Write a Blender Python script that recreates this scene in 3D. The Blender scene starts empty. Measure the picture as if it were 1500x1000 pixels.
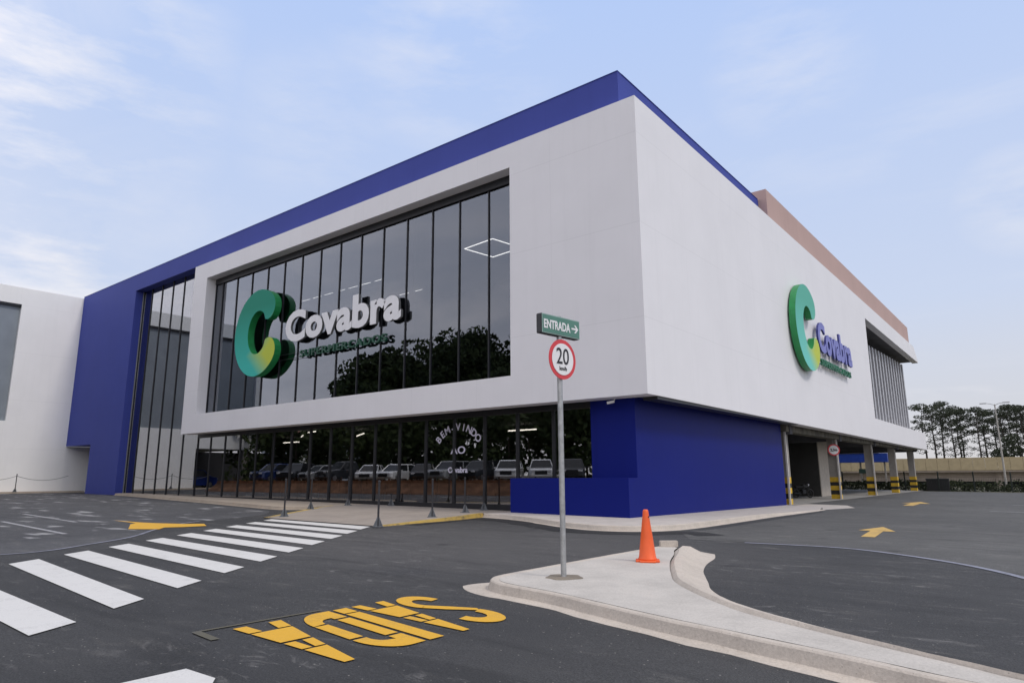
import bpy, bmesh, math, random
from mathutils import Vector, Matrix, noise
random.seed(7)
D = bpy.data
sc = bpy.context.scene
COL = sc.collection
R_ = math.radians

# ------------------------------------------------------------------ camera
cam_d = D.cameras.new('camera'); cam = D.objects.new('camera', cam_d); COL.objects.link(cam)
YAW, PITCH, ROLL = -0.67095, 0.19706, -0.006115
fw = Vector((math.sin(YAW)*math.cos(PITCH), math.cos(YAW)*math.cos(PITCH), math.sin(PITCH)))
rt = Vector((math.cos(YAW), -math.sin(YAW), 0)); up = rt.cross(fw)
r2 = rt*math.cos(ROLL) + up*math.sin(ROLL); u2 = -rt*math.sin(ROLL) + up*math.cos(ROLL)
cam.matrix_world = Matrix(((r2.x, u2.x, -fw.x, 10.782), (r2.y, u2.y, -fw.y, -21.2), (r2.z, u2.z, -fw.z, 1.65), (0, 0, 0, 1)))
cam_d.sensor_width = 36; cam_d.lens = 979.735/1500*36
cam_d.clip_start = 0.05; cam_d.clip_end = 3000
sc.camera = cam
sc.render.resolution_x, sc.render.resolution_y = 1024, 682

# ------------------------------------------------------------------ light and exposure
SUN_EL, SUN_AZ = R_(50), R_(84)         # azimuth measured from +Y towards +X
w = D.worlds.new('World'); sc.world = w; w.use_nodes = True
nt = w.node_tree; nt.nodes.clear()
def N(t, typ, **kw):
    n = t.nodes.new(typ)
    for k, v in kw.items():
        if k in n.inputs: n.inputs[k].default_value = v
        else: setattr(n, k, v)
    return n
wo = N(nt, 'ShaderNodeOutputWorld'); bg = N(nt, 'ShaderNodeBackground'); bg.inputs['Strength'].default_value = 0.105
sky = N(nt, 'ShaderNodeTexSky'); sky.sky_type = 'NISHITA'; sky.sun_disc = False
sky.sun_elevation = SUN_EL; sky.sun_rotation = SUN_AZ; sky.air_density = 1.0; sky.dust_density = 1.2; sky.ozone_density = 1.2
tc = N(nt, 'ShaderNodeTexCoord'); sep = N(nt, 'ShaderNodeSeparateXYZ'); nt.links.new(tc.outputs['Generated'], sep.inputs[0])
def math_n(t, op, a, b=None, clamp=False):
    n = t.nodes.new('ShaderNodeMath'); n.operation = op; n.use_clamp = clamp
    for i, v in enumerate((a, b)):
        if v is None: continue
        if isinstance(v, (int, float)): n.inputs[i].default_value = v
        else: t.links.new(v, n.inputs[i])
    return n.outputs[0]
def mixc(t, fac, a, b, bt='MIX'):
    n = t.nodes.new('ShaderNodeMix'); n.data_type = 'RGBA'; n.blend_type = bt
    for i, v in ((0, fac), (6, a), (7, b)):
        if isinstance(v, (int, float)): n.inputs[i].default_value = v
        elif isinstance(v, tuple): n.inputs[i].default_value = (v[0], v[1], v[2], 1)
        else: t.links.new(v, n.inputs[i])
    return n.outputs[2]
def ramp(t, src, a, b):
    n = t.nodes.new('ShaderNodeMapRange'); n.clamp = True
    t.links.new(src, n.inputs[0]); n.inputs[1].default_value = a; n.inputs[2].default_value = b
    return n.outputs[0]
# high thin veil of vapour over the clear sky: whiter towards the horizon
el = sep.outputs[2]
veil = mixc(nt, ramp(nt, el, 0.0, 0.22), (5.5, 5.35, 5.45), (5.1, 5.65, 6.9))
veil = mixc(nt, ramp(nt, el, 0.15, 0.72), veil, (3.65, 4.95, 7.9))
skyc = mixc(nt, 0.94, sky.outputs[0], veil)
# wispy clouds laid on a flat layer overhead (direction / height)
inv = math_n(nt, 'DIVIDE', 1.0, math_n(nt, 'ADD', math_n(nt, 'MAXIMUM', el, 0.0), 0.12))
vm = N(nt, 'ShaderNodeVectorMath', operation='SCALE'); nt.links.new(tc.outputs['Generated'], vm.inputs[0]); nt.links.new(inv, vm.inputs[3])
mp = N(nt, 'ShaderNodeMapping'); nt.links.new(vm.outputs[0], mp.inputs[0])
mp.inputs['Scale'].default_value = (0.9, 1.7, 0.0); mp.inputs['Rotation'].default_value = (0, 0, R_(20)); mp.inputs['Location'].default_value = (3.1, 1.4, 0)
n1 = N(nt, 'ShaderNodeTexNoise', Scale=1.5, Detail=9.0, Roughness=0.6, Distortion=0.5); nt.links.new(mp.outputs[0], n1.inputs['Vector'])
n2 = N(nt, 'ShaderNodeTexNoise', Scale=0.55, Detail=3.0, Roughness=0.5); nt.links.new(mp.outputs[0], n2.inputs['Vector'])
# heavier cloud deck added towards -Y, out of view, to light the front wall
south = ramp(nt, sep.outputs[1], 0.30, -0.30)
cl = math_n(nt, 'MULTIPLY', ramp(nt, n1.outputs[0], 0.50, 0.80), ramp(nt, n2.outputs[0], 0.42, 0.66))
cl = math_n(nt, 'ADD', math_n(nt, 'MULTIPLY', cl, 0.45), math_n(nt, 'MULTIPLY', south, math_n(nt, 'ADD', math_n(nt, 'MULTIPLY', n1.outputs[0], 0.9), 0.15)), clamp=True)
# white veil added overhead, out of view, so the sky light is less blue
high = ramp(nt, el, 0.62, 0.9)
cl = math_n(nt, 'MAXIMUM', cl, math_n(nt, 'MULTIPLY', high, 0.85))
nz = N(nt, 'ShaderNodeTexNoise', Scale=5.0, Detail=9.0, Roughness=0.62); mz = N(nt, 'ShaderNodeMapping'); nt.links.new(tc.outputs['Generated'], mz.inputs[0]); mz.inputs['Scale'].default_value = (1, 1, 3.6); nt.links.new(mz.outputs[0], nz.inputs['Vector'])
for (px, py, a0, a1, k) in ((40, 425, .988, .999, .9), (-60, 40, .955, 1.0, .8), (650, 60, .985, 1.0, .35), (460, 185, .992, 1.0, .25), (1150, 95, .994, 1.0, .35), (1490, 292, .9975, 1.0, .45)):
    dvv = (fw + r2*((px-750)/979.7) + u2*((500-py)/979.7)).normalized()
    dn_ = N(nt, 'ShaderNodeVectorMath', operation='DOT_PRODUCT'); nt.links.new(tc.outputs['Generated'], dn_.inputs[0]); dn_.inputs[1].default_value = dvv
    bl = math_n(nt, 'MULTIPLY', ramp(nt, dn_.outputs['Value'], a0, a1), math_n(nt, 'MULTIPLY', ramp(nt, nz.outputs[0], .42, .68), k), clamp=True)
    cl = math_n(nt, 'MAXIMUM', cl, bl)
fin = mixc(nt, cl, skyc, mixc(nt, south, (7.2, 7.1, 7.3), (10.6, 10.1, 10.5)))  # -Y cloud colour raised to fill the shaded front
nt.links.new(fin, bg.inputs[0]); nt.links.new(bg.outputs[0], wo.inputs[0])
sun_d = D.lights.new('sun', 'SUN'); sun = D.objects.new('sun', sun_d); COL.objects.link(sun)
sun_d.energy = 1.25; sun_d.angle = R_(12); sun_d.color = (1.0, 0.93, 0.85)
sd = Vector((math.sin(SUN_AZ)*math.cos(SUN_EL), math.cos(SUN_AZ)*math.cos(SUN_EL), math.sin(SUN_EL)))
sun.rotation_euler = sd.to_track_quat('Z', 'Y').to_euler()
sc.view_settings.view_transform = 'Standard'; sc.view_settings.look = 'None'; sc.view_settings.gamma = 1.0
sc.view_settings.exposure = 0.25
sc.render.engine = 'CYCLES'
sc.cycles.max_bounces = 8; sc.cycles.transparent_max_bounces = 12; sc.cycles.glossy_bounces = 5

# ------------------------------------------------------------------ materials
MC = {}
def base(name):
    m = D.materials.new(name); m.use_nodes = True
    t = m.node_tree; b = t.nodes['Principled BSDF']; return m, t, b
def coords(t, scale=(1, 1, 1), kind='Object'):
    c = N(t, 'ShaderNodeTexCoord'); m = N(t, 'ShaderNodeMapping'); m.inputs['Scale'].default_value = scale
    t.links.new(c.outputs[kind], m.inputs[0]); return m.outputs[0]
def mat(name, col, rough=0.6, var=0.12, vs=3.0, metal=0.0, bump=0.0, bs=60.0, stretch=(1, 1, 1), spec=0.5, coat=0.0, dark=None, emit=None):
    if name in MC: return MC[name]
    m, t, b = base(name)
    v = coords(t, stretch)
    n = N(t, 'ShaderNodeTexNoise', Scale=vs, Detail=6.0, Roughness=0.6); t.links.new(v, n.inputs['Vector'])
    lo = dark or tuple(c*(1-var*1.6) for c in col); hi = tuple(min(1, c*(1+var)) for c in col)
    t.links.new(mixc(t, ramp(t, n.outputs[0], 0.3, 0.72), lo, hi), b.inputs['Base Color'])
    b.inputs['Roughness'].default_value = rough; b.inputs['Metallic'].default_value = metal
    b.inputs['Specular IOR Level'].default_value = spec; b.inputs['Coat Weight'].default_value = coat
    if bump:
        n3 = N(t, 'ShaderNodeTexNoise', Scale=bs, Detail=4.0); t.links.new(v, n3.inputs['Vector'])
        bp = N(t, 'ShaderNodeBump', Strength=bump, Distance=0.02); t.links.new(n3.outputs[0], bp.inputs['Height']); t.links.new(bp.outputs[0], b.inputs['Normal'])
    if emit:
        b.inputs['Emission Color'].default_value = (*emit[0], 1); b.inputs['Emission Strength'].default_value = emit[1]
    MC[name] = m; return m
def wall_mat(name, col, rough=0.55, streak=0.06, panel=(1.2, 3.0)):
    """painted cladding: faint panel joints, rain streaks, uneven film"""
    m, t, b = base(name)
    n = N(t, 'ShaderNodeTexNoise', Scale=0.35, Detail=5.0, Roughness=0.6); t.links.new(coords(t), n.inputs['Vector'])
    s = N(t, 'ShaderNodeTexNoise', Scale=1.0, Detail=5.0, Roughness=0.65); t.links.new(coords(t, (2.6, 2.6, 0.16)), s.inputs['Vector'])
    c1 = mixc(t, ramp(t, n.outputs[0], 0.3, 0.7), tuple(c*(1-streak) for c in col), tuple(min(.95, c*(1+streak*.5)) for c in col))
    c2 = mixc(t, math_n(t, 'MULTIPLY', ramp(t, s.outputs[0], 0.52, 0.80), streak*4.0), c1, tuple(c*0.72 for c in col))
    sp = N(t, 'ShaderNodeSeparateXYZ'); t.links.new(coords(t), sp.inputs[0])
    def joint(src, period, wd):
        f = math_n(t, 'FRACT', math_n(t, 'DIVIDE', src, period))
        return math_n(t, 'LESS_THAN', f, wd/period)
    j = math_n(t, 'MAXIMUM', joint(sp.outputs[2], panel[1], 0.02), joint(math_n(t, 'ADD', sp.outputs[0], sp.outputs[1]), panel[0], 0.012))
    c3 = mixc(t, math_n(t, 'MULTIPLY', j, 0.17), c2, tuple(c*0.4 for c in col))
    t.links.new(c3, b.inputs['Base Color']); b.inputs['Roughness'].default_value = rough; b.inputs['Specular IOR Level'].default_value = 0.4 if col[0] > .3 else 0.12
    nb = N(t, 'ShaderNodeTexNoise', Scale=0.9, Detail=2.0); t.links.new(coords(t), nb.inputs['Vector'])
    bp = N(t, 'ShaderNodeBump', Strength=0.25, Distance=0.03); t.links.new(nb.outputs[0], bp.inputs['Height']); t.links.new(bp.outputs[0], b.inputs['Normal'])
    MC[name] = m; return m
def asphalt(name, lo, hi, dust=0.35, fleck=0.0, lane=False):
    m, t, b = base(name); v = coords(t)
    big = N(t, 'ShaderNodeTexNoise', Scale=0.16, Detail=6.0, Roughness=0.62, Distortion=0.6); t.links.new(v, big.inputs['Vector'])
    mid = N(t, 'ShaderNodeTexNoise', Scale=1.3, Detail=8.0, Roughness=0.7); t.links.new(coords(t, (0.6, 1.6, 1)), mid.inputs['Vector'])
    fine = N(t, 'ShaderNodeTexNoise', Scale=55.0, Detail=3.0, Roughness=0.8); t.links.new(v, fine.inputs['Vector'])
    vor = N(t, 'ShaderNodeTexVoronoi', Scale=70.0); t.links.new(v, vor.inputs['Vector'])
    c = mixc(t, ramp(t, big.outputs[0], 0.3, 0.7), lo, hi)
    if lane:   # the driven lane between crossing and island has worn paler
        ds = N(t, 'ShaderNodeVectorMath', operation='DISTANCE'); t.links.new(mixc(t, 1.0, coords(t, (.62, .8, 0)), big.outputs[1], 'ADD'), ds.inputs[0]); ds.inputs[1].default_value = (-.6+.5, -7.0+.5, .5)
        c = mixc(t, ramp(t, ds.outputs['Value'], 5.6, 2.2), c, (0.078, 0.076, 0.075))
    c = mixc(t, math_n(t, 'MULTIPLY', ramp(t, mid.outputs[0], 0.56, 0.82), dust), c, (0.25, 0.235, 0.21))
    c = mixc(t, math_n(t, 'MULTIPLY', ramp(t, mid.outputs[0], 0.46, 0.22), 0.5), c, tuple(q*0.55 for q in lo))
    c = mixc(t, ramp(t, fine.outputs[0], 0.35, 0.68), mixc(t, 1.0, c, (0.5, 0.5, 0.5), 'MULTIPLY'), mixc(t, 1.0, c, (1.55, 1.55, 1.55), 'MULTIPLY'))
    st = N(t, 'ShaderNodeTexVoronoi', Scale=9.0); t.links.new(v, st.inputs['Vector'])
    c = mixc(t, math_n(t, 'MULTIPLY', math_n(t, 'LESS_THAN', st.outputs['Distance'], 0.075), 0.55), c, (0.42, 0.40, 0.36))
    # tyre-polished tracks, oil spots, pale scuffs and short cracks
    tr = N(t, 'ShaderNodeTexNoise', Scale=0.5, Detail=5.0, Roughness=0.55, Distortion=1.2); t.links.new(coords(t, (0.35, 2.2, 1)), tr.inputs['Vector'])
    c = mixc(t, math_n(t, 'MULTIPLY', ramp(t, tr.outputs[0], 0.55, 0.70), 0.38), c, tuple(q*0.42 for q in lo))
    sc_ = N(t, 'ShaderNodeTexNoise', Scale=3.2, Detail=7.0, Roughness=0.75, Distortion=0.8); t.links.new(coords(t, (0.5, 1.3, 1)), sc_.inputs['Vector'])
    gate = N(t, 'ShaderNodeTexNoise', Scale=0.30, Detail=2.0); t.links.new(coords(t, (1, 1, 1)), gate.inputs['Vector'])
    c = mixc(t, math_n(t, 'MULTIPLY', math_n(t, 'MULTIPLY', ramp(t, sc_.outputs[0], 0.56, 0.70), ramp(t, gate.outputs[0], 0.45, 0.58)), 0.5), c, (0.27, 0.26, 0.25))
    ov = N(t, 'ShaderNodeTexVoronoi', Scale=0.55); t.links.new(mixc(t, 0.10, v, big.outputs[1], 'ADD'), ov.inputs['Vector'])
    c = mixc(t, math_n(t, 'MULTIPLY', ramp(t, ov.outputs['Distance'], 0.13, 0.05), 0.6), c, (0.018, 0.018, 0.019))
    if fleck:
        fn = N(t, 'ShaderNodeTexNoise', Scale=0.55, Detail=3.0, Roughness=0.5); t.links.new(coords(t, (0.9, 2.4, 1)), fn.inputs['Vector'])
        c = mixc(t, math_n(t, 'MULTIPLY', ramp(t, fn.outputs[0], 0.60, 0.70), fleck), c, (0.42, 0.42, 0.42))
    t.links.new(c, b.inputs['Base Color']); b.inputs['Roughness'].default_value = 0.82; b.inputs['Specular IOR Level'].default_value = 0.35
    bp = N(t, 'ShaderNodeBump', Strength=0.55, Distance=0.012); t.links.new(vor.outputs['Distance'], bp.inputs['Height']); t.links.new(bp.outputs[0], b.inputs['Normal'])
    MC[name] = m; return m
def concrete(name, col, stain=0.5, tone=(0.28, 0.22, 0.15)):
    m, t, b = base(name); v = coords(t)
    a = N(t, 'ShaderNodeTexNoise', Scale=1.1, Detail=8.0, Roughness=0.7); t.links.new(v, a.inputs['Vector'])
    f = N(t, 'ShaderNodeTexNoise', Scale=38.0, Detail=4.0, Roughness=0.7); t.links.new(v, f.inputs['Vector'])
    p = N(t, 'ShaderNodeTexVoronoi', Scale=16.0); t.links.new(v, p.inputs['Vector'])
    c = mixc(t, ramp(t, a.outputs[0], 0.3, 0.7), tuple(q*0.82 for q in col), tuple(min(1, q*1.1) for q in col))
    c = mixc(t, math_n(t, 'MULTIPLY', ramp(t, a.outputs[0], 0.57, 0.76), stain), c, tone)
    c = mixc(t, ramp(t, f.outputs[0], 0.3, 0.7), mixc(t, 1.0, c, (0.86, 0.86, 0.86), 'MULTIPLY'), mixc(t, 1.0, c, (1.1, 1.1, 1.1), 'MULTIPLY'))
    c = mixc(t, math_n(t, 'MULTIPLY', math_n(t, 'LESS_THAN', p.outputs['Distance'], 0.09), 0.6), c, tuple(q*0.4 for q in col))
    gr = N(t, 'ShaderNodeTexNoise', Scale=5.5, Detail=8.0, Roughness=0.8, Distortion=0.6); t.links.new(v, gr.inputs['Vector'])
    c = mixc(t, math_n(t, 'MULTIPLY', ramp(t, gr.outputs[0], 0.54, 0.72), 0.4*min(1, stain+.2)), c, tuple(q*0.5 for q in tone))
    t.links.new(c, b.inputs['Base Color']); b.inputs['Roughness'].default_value = 0.85; b.inputs['Specular IOR Level'].default_value = 0.3
    bp = N(t, 'ShaderNodeBump', Strength=0.5, Distance=0.012); t.links.new(f.outputs[0], bp.inputs['Height']); t.links.new(bp.outputs[0], b.inputs['Normal'])
    MC[name] = m; return m
def road_paint(name, col, wear=0.35):
    m, t, b = base(name); v = coords(t)
    a = N(t, 'ShaderNodeTexNoise', Scale=2.2, Detail=8.0, Roughness=0.75); t.links.new(v, a.inputs['Vector'])
    f = N(t, 'ShaderNodeTexNoise', Scale=60.0, Detail=3.0, Roughness=0.8); t.links.new(v, f.inputs['Vector'])
    s = math_n(t, 'ADD', math_n(t, 'MULTIPLY', a.outputs[0], 0.6), math_n(t, 'MULTIPLY', f.outputs[0], 0.4))
    c = mixc(t, ramp(t, a.outputs[0], 0.3, 0.7), tuple(q*0.82 for q in col), col)
    c = mixc(t, math_n(t, 'MULTIPLY', ramp(t, s, 0.50, 0.61), wear), c, (0.07, 0.07, 0.07))
    t.links.new(c, b.inputs['Base Color']); b.inputs['Roughness'].default_value = 0.7
    bp = N(t, 'ShaderNodeBump', Strength=0.4, Distance=0.01); t.links.new(f.outputs[0], bp.inputs['Height']); t.links.new(bp.outputs[0], b.inputs['Normal'])
    MC[name] = m; return m
def glass(name, see, refl, gcol, rough=0.008, fres=0.35, wave=0.0):
    m = D.materials.new(name); m.use_nodes = True; t = m.node_tree; t.nodes.clear()
    o = N(t, 'ShaderNodeOutputMaterial'); tr = N(t, 'ShaderNodeBsdfTransparent'); tr.inputs[0].default_value = (*see, 1)
    gl = N(t, 'ShaderNodeBsdfGlossy'); gl.inputs[0].default_value = (*gcol, 1); gl.inputs['Roughness'].default_value = rough
    lw = N(t, 'ShaderNodeLayerWeight', Blend=0.5)
    fac = math_n(t, 'ADD', math_n(t, 'MULTIPLY', math_n(t, 'POWER', lw.outputs[1], 3.0), 1-refl), refl, clamp=True)
    mx = N(t, 'ShaderNodeMixShader'); t.links.new(fac, mx.inputs[0]); t.links.new(tr.outputs[0], mx.inputs[1]); t.links.new(gl.outputs[0], mx.inputs[2]); t.links.new(mx.outputs[0], o.inputs[0])
    if wave:
        nn = N(t, 'ShaderNodeTexNoise', Scale=0.8, Detail=1.0); t.links.new(coords(t), nn.inputs['Vector'])
        bp = N(t, 'ShaderNodeBump', Strength=wave, Distance=0.02); t.links.new(nn.outputs[0], bp.inputs['Height']); t.links.new(bp.outputs[0], gl.inputs['Normal'])
    MC[name] = m; return m
def emit_mat(name, col, s):
    m = D.materials.new(name); m.use_nodes = True; t = m.node_tree; t.nodes.clear()
    o = N(t, 'ShaderNodeOutputMaterial'); e = N(t, 'ShaderNodeEmission'); e.inputs[0].default_value = (*col, 1); e.inputs[1].default_value = s
    t.links.new(e.outputs[0], o.inputs[0]); MC[name] = m; return m

WHITE = wall_mat('white_cladding', (0.80, 0.79, 0.80), 0.5, 0.035, (4.0, 3.6))
WHITE2 = wall_mat('white_render', (0.84, 0.84, 0.82), 0.7, 0.04, (6.0, 4.0))
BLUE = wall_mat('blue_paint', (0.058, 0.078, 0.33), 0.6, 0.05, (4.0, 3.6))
BLUE_SHADED = wall_mat('blue_paint_shaded', (0.006, 0.013, 0.165), 0.5, 0.05, (3.0, 3.6))  # portal blue darkened: shade under the overhang put into the colour
PINK = wall_mat('salmon_paint', (0.49, 0.34, 0.30), 0.7, 0.06, (3.0, 2.6))
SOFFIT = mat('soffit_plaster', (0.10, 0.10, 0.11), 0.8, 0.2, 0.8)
GREYC = concrete('column_concrete', (0.34, 0.32, 0.29), 0.3)
DARKW = mat('dark_interior', (0.035, 0.035, 0.038), 0.8, 0.2, 0.6)
ROOF = mat('roof_sheet', (0.30, 0.30, 0.31), 0.6)
ALU = mat('black_aluminium', (0.022, 0.023, 0.027), 0.4, 0.1, 5.0, metal=0.2)
ALUG = mat('grey_aluminium', (0.32, 0.33, 0.34), 0.4, 0.1, 5.0, metal=0.6)
GL_UP = glass('upper_glass', (0.50, 0.51, 0.53), 0.16, (0.72, 0.77, 0.85), fres=0.40, wave=0.02)
GL_LO = glass('lower_glass', (0.60, 0.59, 0.58), 0.25, (0.84, 0.86, 0.90), fres=0.36, wave=0.02)
ASPH = asphalt('new_asphalt', (0.034, 0.035, 0.037), (0.058, 0.058, 0.058), 0.34, lane=True)
ASPO = asphalt('old_asphalt', (0.072, 0.072, 0.070), (0.110, 0.109, 0.104), 0.5)
ASPL = asphalt('scuffed_asphalt', (0.055, 0.056, 0.060), (0.095, 0.096, 0.10), 0.45, 0.75)
CONC = concrete('light_concrete', (0.515, 0.485, 0.440), 0.25, (0.38, 0.33, 0.27))
KERB = concrete('kerb_concrete', (0.53, 0.475, 0.41), 0.55, (0.34, 0.25, 0.17))
SLAB = concrete('patio_concrete', (0.33, 0.29, 0.25), 0.4, (0.24, 0.18, 0.13))
PWHITE = road_paint('white_road_paint', (0.70, 0.69, 0.66), 0.28)
PWORN = road_paint('worn_white_paint', (0.38, 0.38, 0.39), 0.9)
PBLUE = road_paint('bluish_chalk_line', (0.26, 0.27, 0.33), 0.95)
PYEL = road_paint('yellow_road_paint', (0.76, 0.42, 0.025), 0.3)
PYELW = road_paint('worn_yellow_paint', (0.62, 0.40, 0.10), 0.6)
YELK = road_paint('yellow_kerb_paint', (0.55, 0.38, 0.09), 1.0)

# ------------------------------------------------------------------ helpers
def G(x, y): return -0.008*min(max(x, -60), 30) - 0.0045*min(max(y, -60), 90)
def tag(o, label=None, cat=None, group=None, kind=None):
    if label: o['label'] = label
    if cat: o['category'] = cat
    if group: o['group'] = group
    if kind: o['kind'] = kind
    return o
def thing(name, label, cat, loc=(0, 0, 0), rz=0, group=None):
    o = D.objects.new(name, None); COL.objects.link(o); o.empty_display_size = 0.3
    o.location = loc; o.rotation_euler = (0, 0, rz); return tag(o, label, cat, group)
def obj(name, bm, m, parent=None, smooth=False):
    me = D.meshes.new(name); bmesh.ops.recalc_face_normals(bm, faces=bm.faces); bm.to_mesh(me); bm.free()
    for mm in (m if isinstance(m, (list, tuple)) else [m]): me.materials.append(mm)
    if smooth:
        for p in me.polygons: p.use_smooth = True
    o = D.objects.new(name, me); COL.objects.link(o)
    if parent: o.parent = parent
    return o
def box(bm, x0, x1, y0, y1, z0, z1, mi=0):
    vs = [bm.verts.new(p) for p in ((x0,y0,z0),(x1,y0,z0),(x1,y1,z0),(x0,y1,z0),(x0,y0,z1),(x1,y0,z1),(x1,y1,z1),(x0,y1,z1))]
    for f in ((0,1,2,3),(4,7,6,5),(0,4,5,1),(1,5,6,2),(2,6,7,3),(3,7,4,0)):
        bm.faces.new([vs[i] for i in f]).material_index = mi
    return vs
def bx(*a): bm = bmesh.new(); box(bm, *a); return bm
def tri(bm, fs):
    for f in fs: f.normal_update()
    bmesh.ops.triangulate(bm, faces=fs, quad_method='BEAUTY', ngon_method='EAR_CLIP')
def prism(bm, pts, f0, f1, caps=True):
    """pts 2-D outline, f0 / f1 map a 2-D point to its 3-D position on either cap"""
    a = [bm.verts.new(f0(*p)) for p in pts]; b = [bm.verts.new(f1(*p)) for p in pts]; n = len(pts)
    for i in range(n): bm.faces.new((a[i], a[(i+1) % n], b[(i+1) % n], b[i]))
    if caps:
        tri(bm, [bm.faces.new(a[::-1]), bm.faces.new(b)])
def tube(bm, p0, p1, r0, r1=None, n=10, cap=True):
    r1 = r0 if r1 is None else r1; p0, p1 = Vector(p0), Vector(p1); d = (p1-p0).normalized()
    a = d.orthogonal().normalized(); b = d.cross(a)
    ring = lambda p, r: [bm.verts.new(p + a*(r*math.cos(t*2*math.pi/n)) + b*(r*math.sin(t*2*math.pi/n))) for t in range(n)]
    v0, v1 = ring(p0, r0), ring(p1, r1)
    for i in range(n): bm.faces.new((v0[i], v0[(i+1) % n], v1[(i+1) % n], v1[i]))
    if cap: bm.faces.new(v0[::-1]); bm.faces.new(v1)
def path_tube(bm, pts, r, n=6):
    for a, b in zip(pts[:-1], pts[1:]): tube(bm, a, b, r, r, n)
def lathe(bm, prof, n=24, c=(0, 0, 0), axis='z'):
    rings = []
    for r, z in prof:
        ring = []
        for i in range(n):
            a = 2*math.pi*i/n; x, y = r*math.cos(a), r*math.sin(a)
            p = (c[0]+x, c[1]+y, c[2]+z) if axis == 'z' else (c[0]+x, c[1]+z, c[2]+y) if axis == 'y' else (c[0]+z, c[1]+x, c[2]+y)
            ring.append(bm.verts.new(p))
        rings.append(ring)
    for a, b in zip(rings[:-1], rings[1:]):
        for i in range(n): bm.faces.new((a[i], a[(i+1) % n], b[(i+1) % n], b[i]))
    bm.faces.new(rings[0][::-1]); bm.faces.new(rings[-1])
def bevel(bm, w=0.02, seg=2):
    bmesh.ops.bevel(bm, geom=bm.edges[:], offset=w, segments=seg, affect='EDGES', clamp_overlap=True)
def flat(name, pts, h, m, parent=None, grid=False):
    """sheet on the sloping ground, h above it"""
    bm = bmesh.new(); vs = [bm.verts.new((x, y, G(x, y)+h)) for x, y in pts]; f = bm.faces.new(vs)
    if f.normal.z < 0: pass
    tri(bm, [f])
    return obj(name, bm, m, parent)
def smooth_line(pts, n=6):
    out = []
    P = [pts[0]] + list(pts) + [pts[-1]]
    for i in range(1, len(P)-2):
        p0, p1, p2, p3 = [Vector(q) for q in P[i-1:i+3]]
        for k in range(n):
            t = k/n; out.append(tuple(0.5*((2*p1)+(p2-p0)*t+(2*p0-5*p1+4*p2-p3)*t*t+(3*p1-p0-3*p2+p3)*t**3)))
    out.append(tuple(pts[-1])); return out
def wide_line(pts, wd):
    L, Rr = [], []
    for i, p in enumerate(pts):
        a = Vector(pts[max(0, i-1)]); b = Vector(pts[min(len(pts)-1, i+1)]); d = (b-a).normalized(); n = Vector((-d.y, d.x))
        L.append(tuple(Vector(p)+n*wd/2)); Rr.append(tuple(Vector(p)-n*wd/2))
    return L, Rr
def strip(name, L, Rr, h, m, parent=None, hl=None):
    bm = bmesh.new(); a = [bm.verts.new((x, y, G(x, y)+h)) for x, y in L]; b = [bm.verts.new((x, y, G(x, y)+(h if hl is None else hl))) for x, y in Rr]
    for i in range(len(a)-1): bm.faces.new((a[i], a[i+1], b[i+1], b[i]))
    return obj(name, bm, m, parent)
def text_bm(s, size, extrude, fit=None, bold=0.0, spacing=1.0, bev=0.0):
    c = D.curves.new('lettering', 'FONT'); c.body = s; c.size = size; c.extrude = extrude/2; c.offset = bold; c.space_character = spacing
    c.align_x = 'LEFT'; c.resolution_u = 4; c.bevel_depth = bev
    o = D.objects.new('lettering_tmp', c); COL.objects.link(o)
    bpy.context.view_layer.update()
    me = D.meshes.new_from_object(o.evaluated_get(bpy.context.evaluated_depsgraph_get()))
    D.objects.remove(o); D.curves.remove(c)
    bm = bmesh.new(); bm.from_mesh(me); D.meshes.remove(me)
    x0 = min(v.co.x for v in bm.verts); x1 = max(v.co.x for v in bm.verts)
    k = (fit/(x1-x0)) if fit else 1.0
    for v in bm.verts: v.co.x = (v.co.x-x0)*k
    return bm, k, x0
def xf(bm, M): bmesh.ops.transform(bm, matrix=M, verts=bm.verts[:]); return bm
def copy_tree(o):
    c = o.copy(); COL.objects.link(c)
    for ch in [q for q in D.objects if q.parent == o]:
        d = copy_tree(ch); d.parent = c
    return c
FACE_Y = Matrix.Rotation(R_(90), 4, 'X')                     # text plane facing -Y
FACE_X = Matrix.Rotation(R_(90), 4, 'Z') @ Matrix.Rotation(R_(90), 4, 'X')   # facing +X

# ------------------------------------------------------------------ ground
xs = [-900, -300, -100] + [-60+i*3 for i in range(31)] + [60, 120, 300, 900]
ys = [-900, -300, -100] + [-60+i*3 for i in range(51)] + [130, 200, 400, 1500]
bm = bmesh.new(); V = [[bm.verts.new((x, y, G(x, y)-0.01)) for y in ys] for x in xs]
for i in range(len(xs)-1):
    for j in range(len(ys)-1): bm.faces.new((V[i][j], V[i+1][j], V[i+1][j+1], V[i][j+1]))
GRASS = mat('dry_grass_ground', (0.09, 0.085, 0.05), 0.95, 0.35, 0.3, bump=0.4, bs=8)
tag(obj('ground', bm, GRASS), kind='structure')
def sheet(name, x0, x1, y0, y1, h, m):
    bm = bmesh.new(); nx = max(1, int((x1-x0)/4)); ny = max(1, int((y1-y0)/4))
    V = [[bm.verts.new((x0+(x1-x0)*i/nx, y0+(y1-y0)*j/ny, G(x0+(x1-x0)*i/nx, y0+(y1-y0)*j/ny)+h)) for j in range(ny+1)] for i in range(nx+1)]
    for i in range(nx):
        for j in range(ny): bm.faces.new((V[i][j], V[i+1][j], V[i+1][j+1], V[i][j+1]))
    return tag(obj(name, bm, m), kind='structure')
sheet('asphalt_yard', -60, 30, -60, 62.5, 0.0, ASPH)
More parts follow.
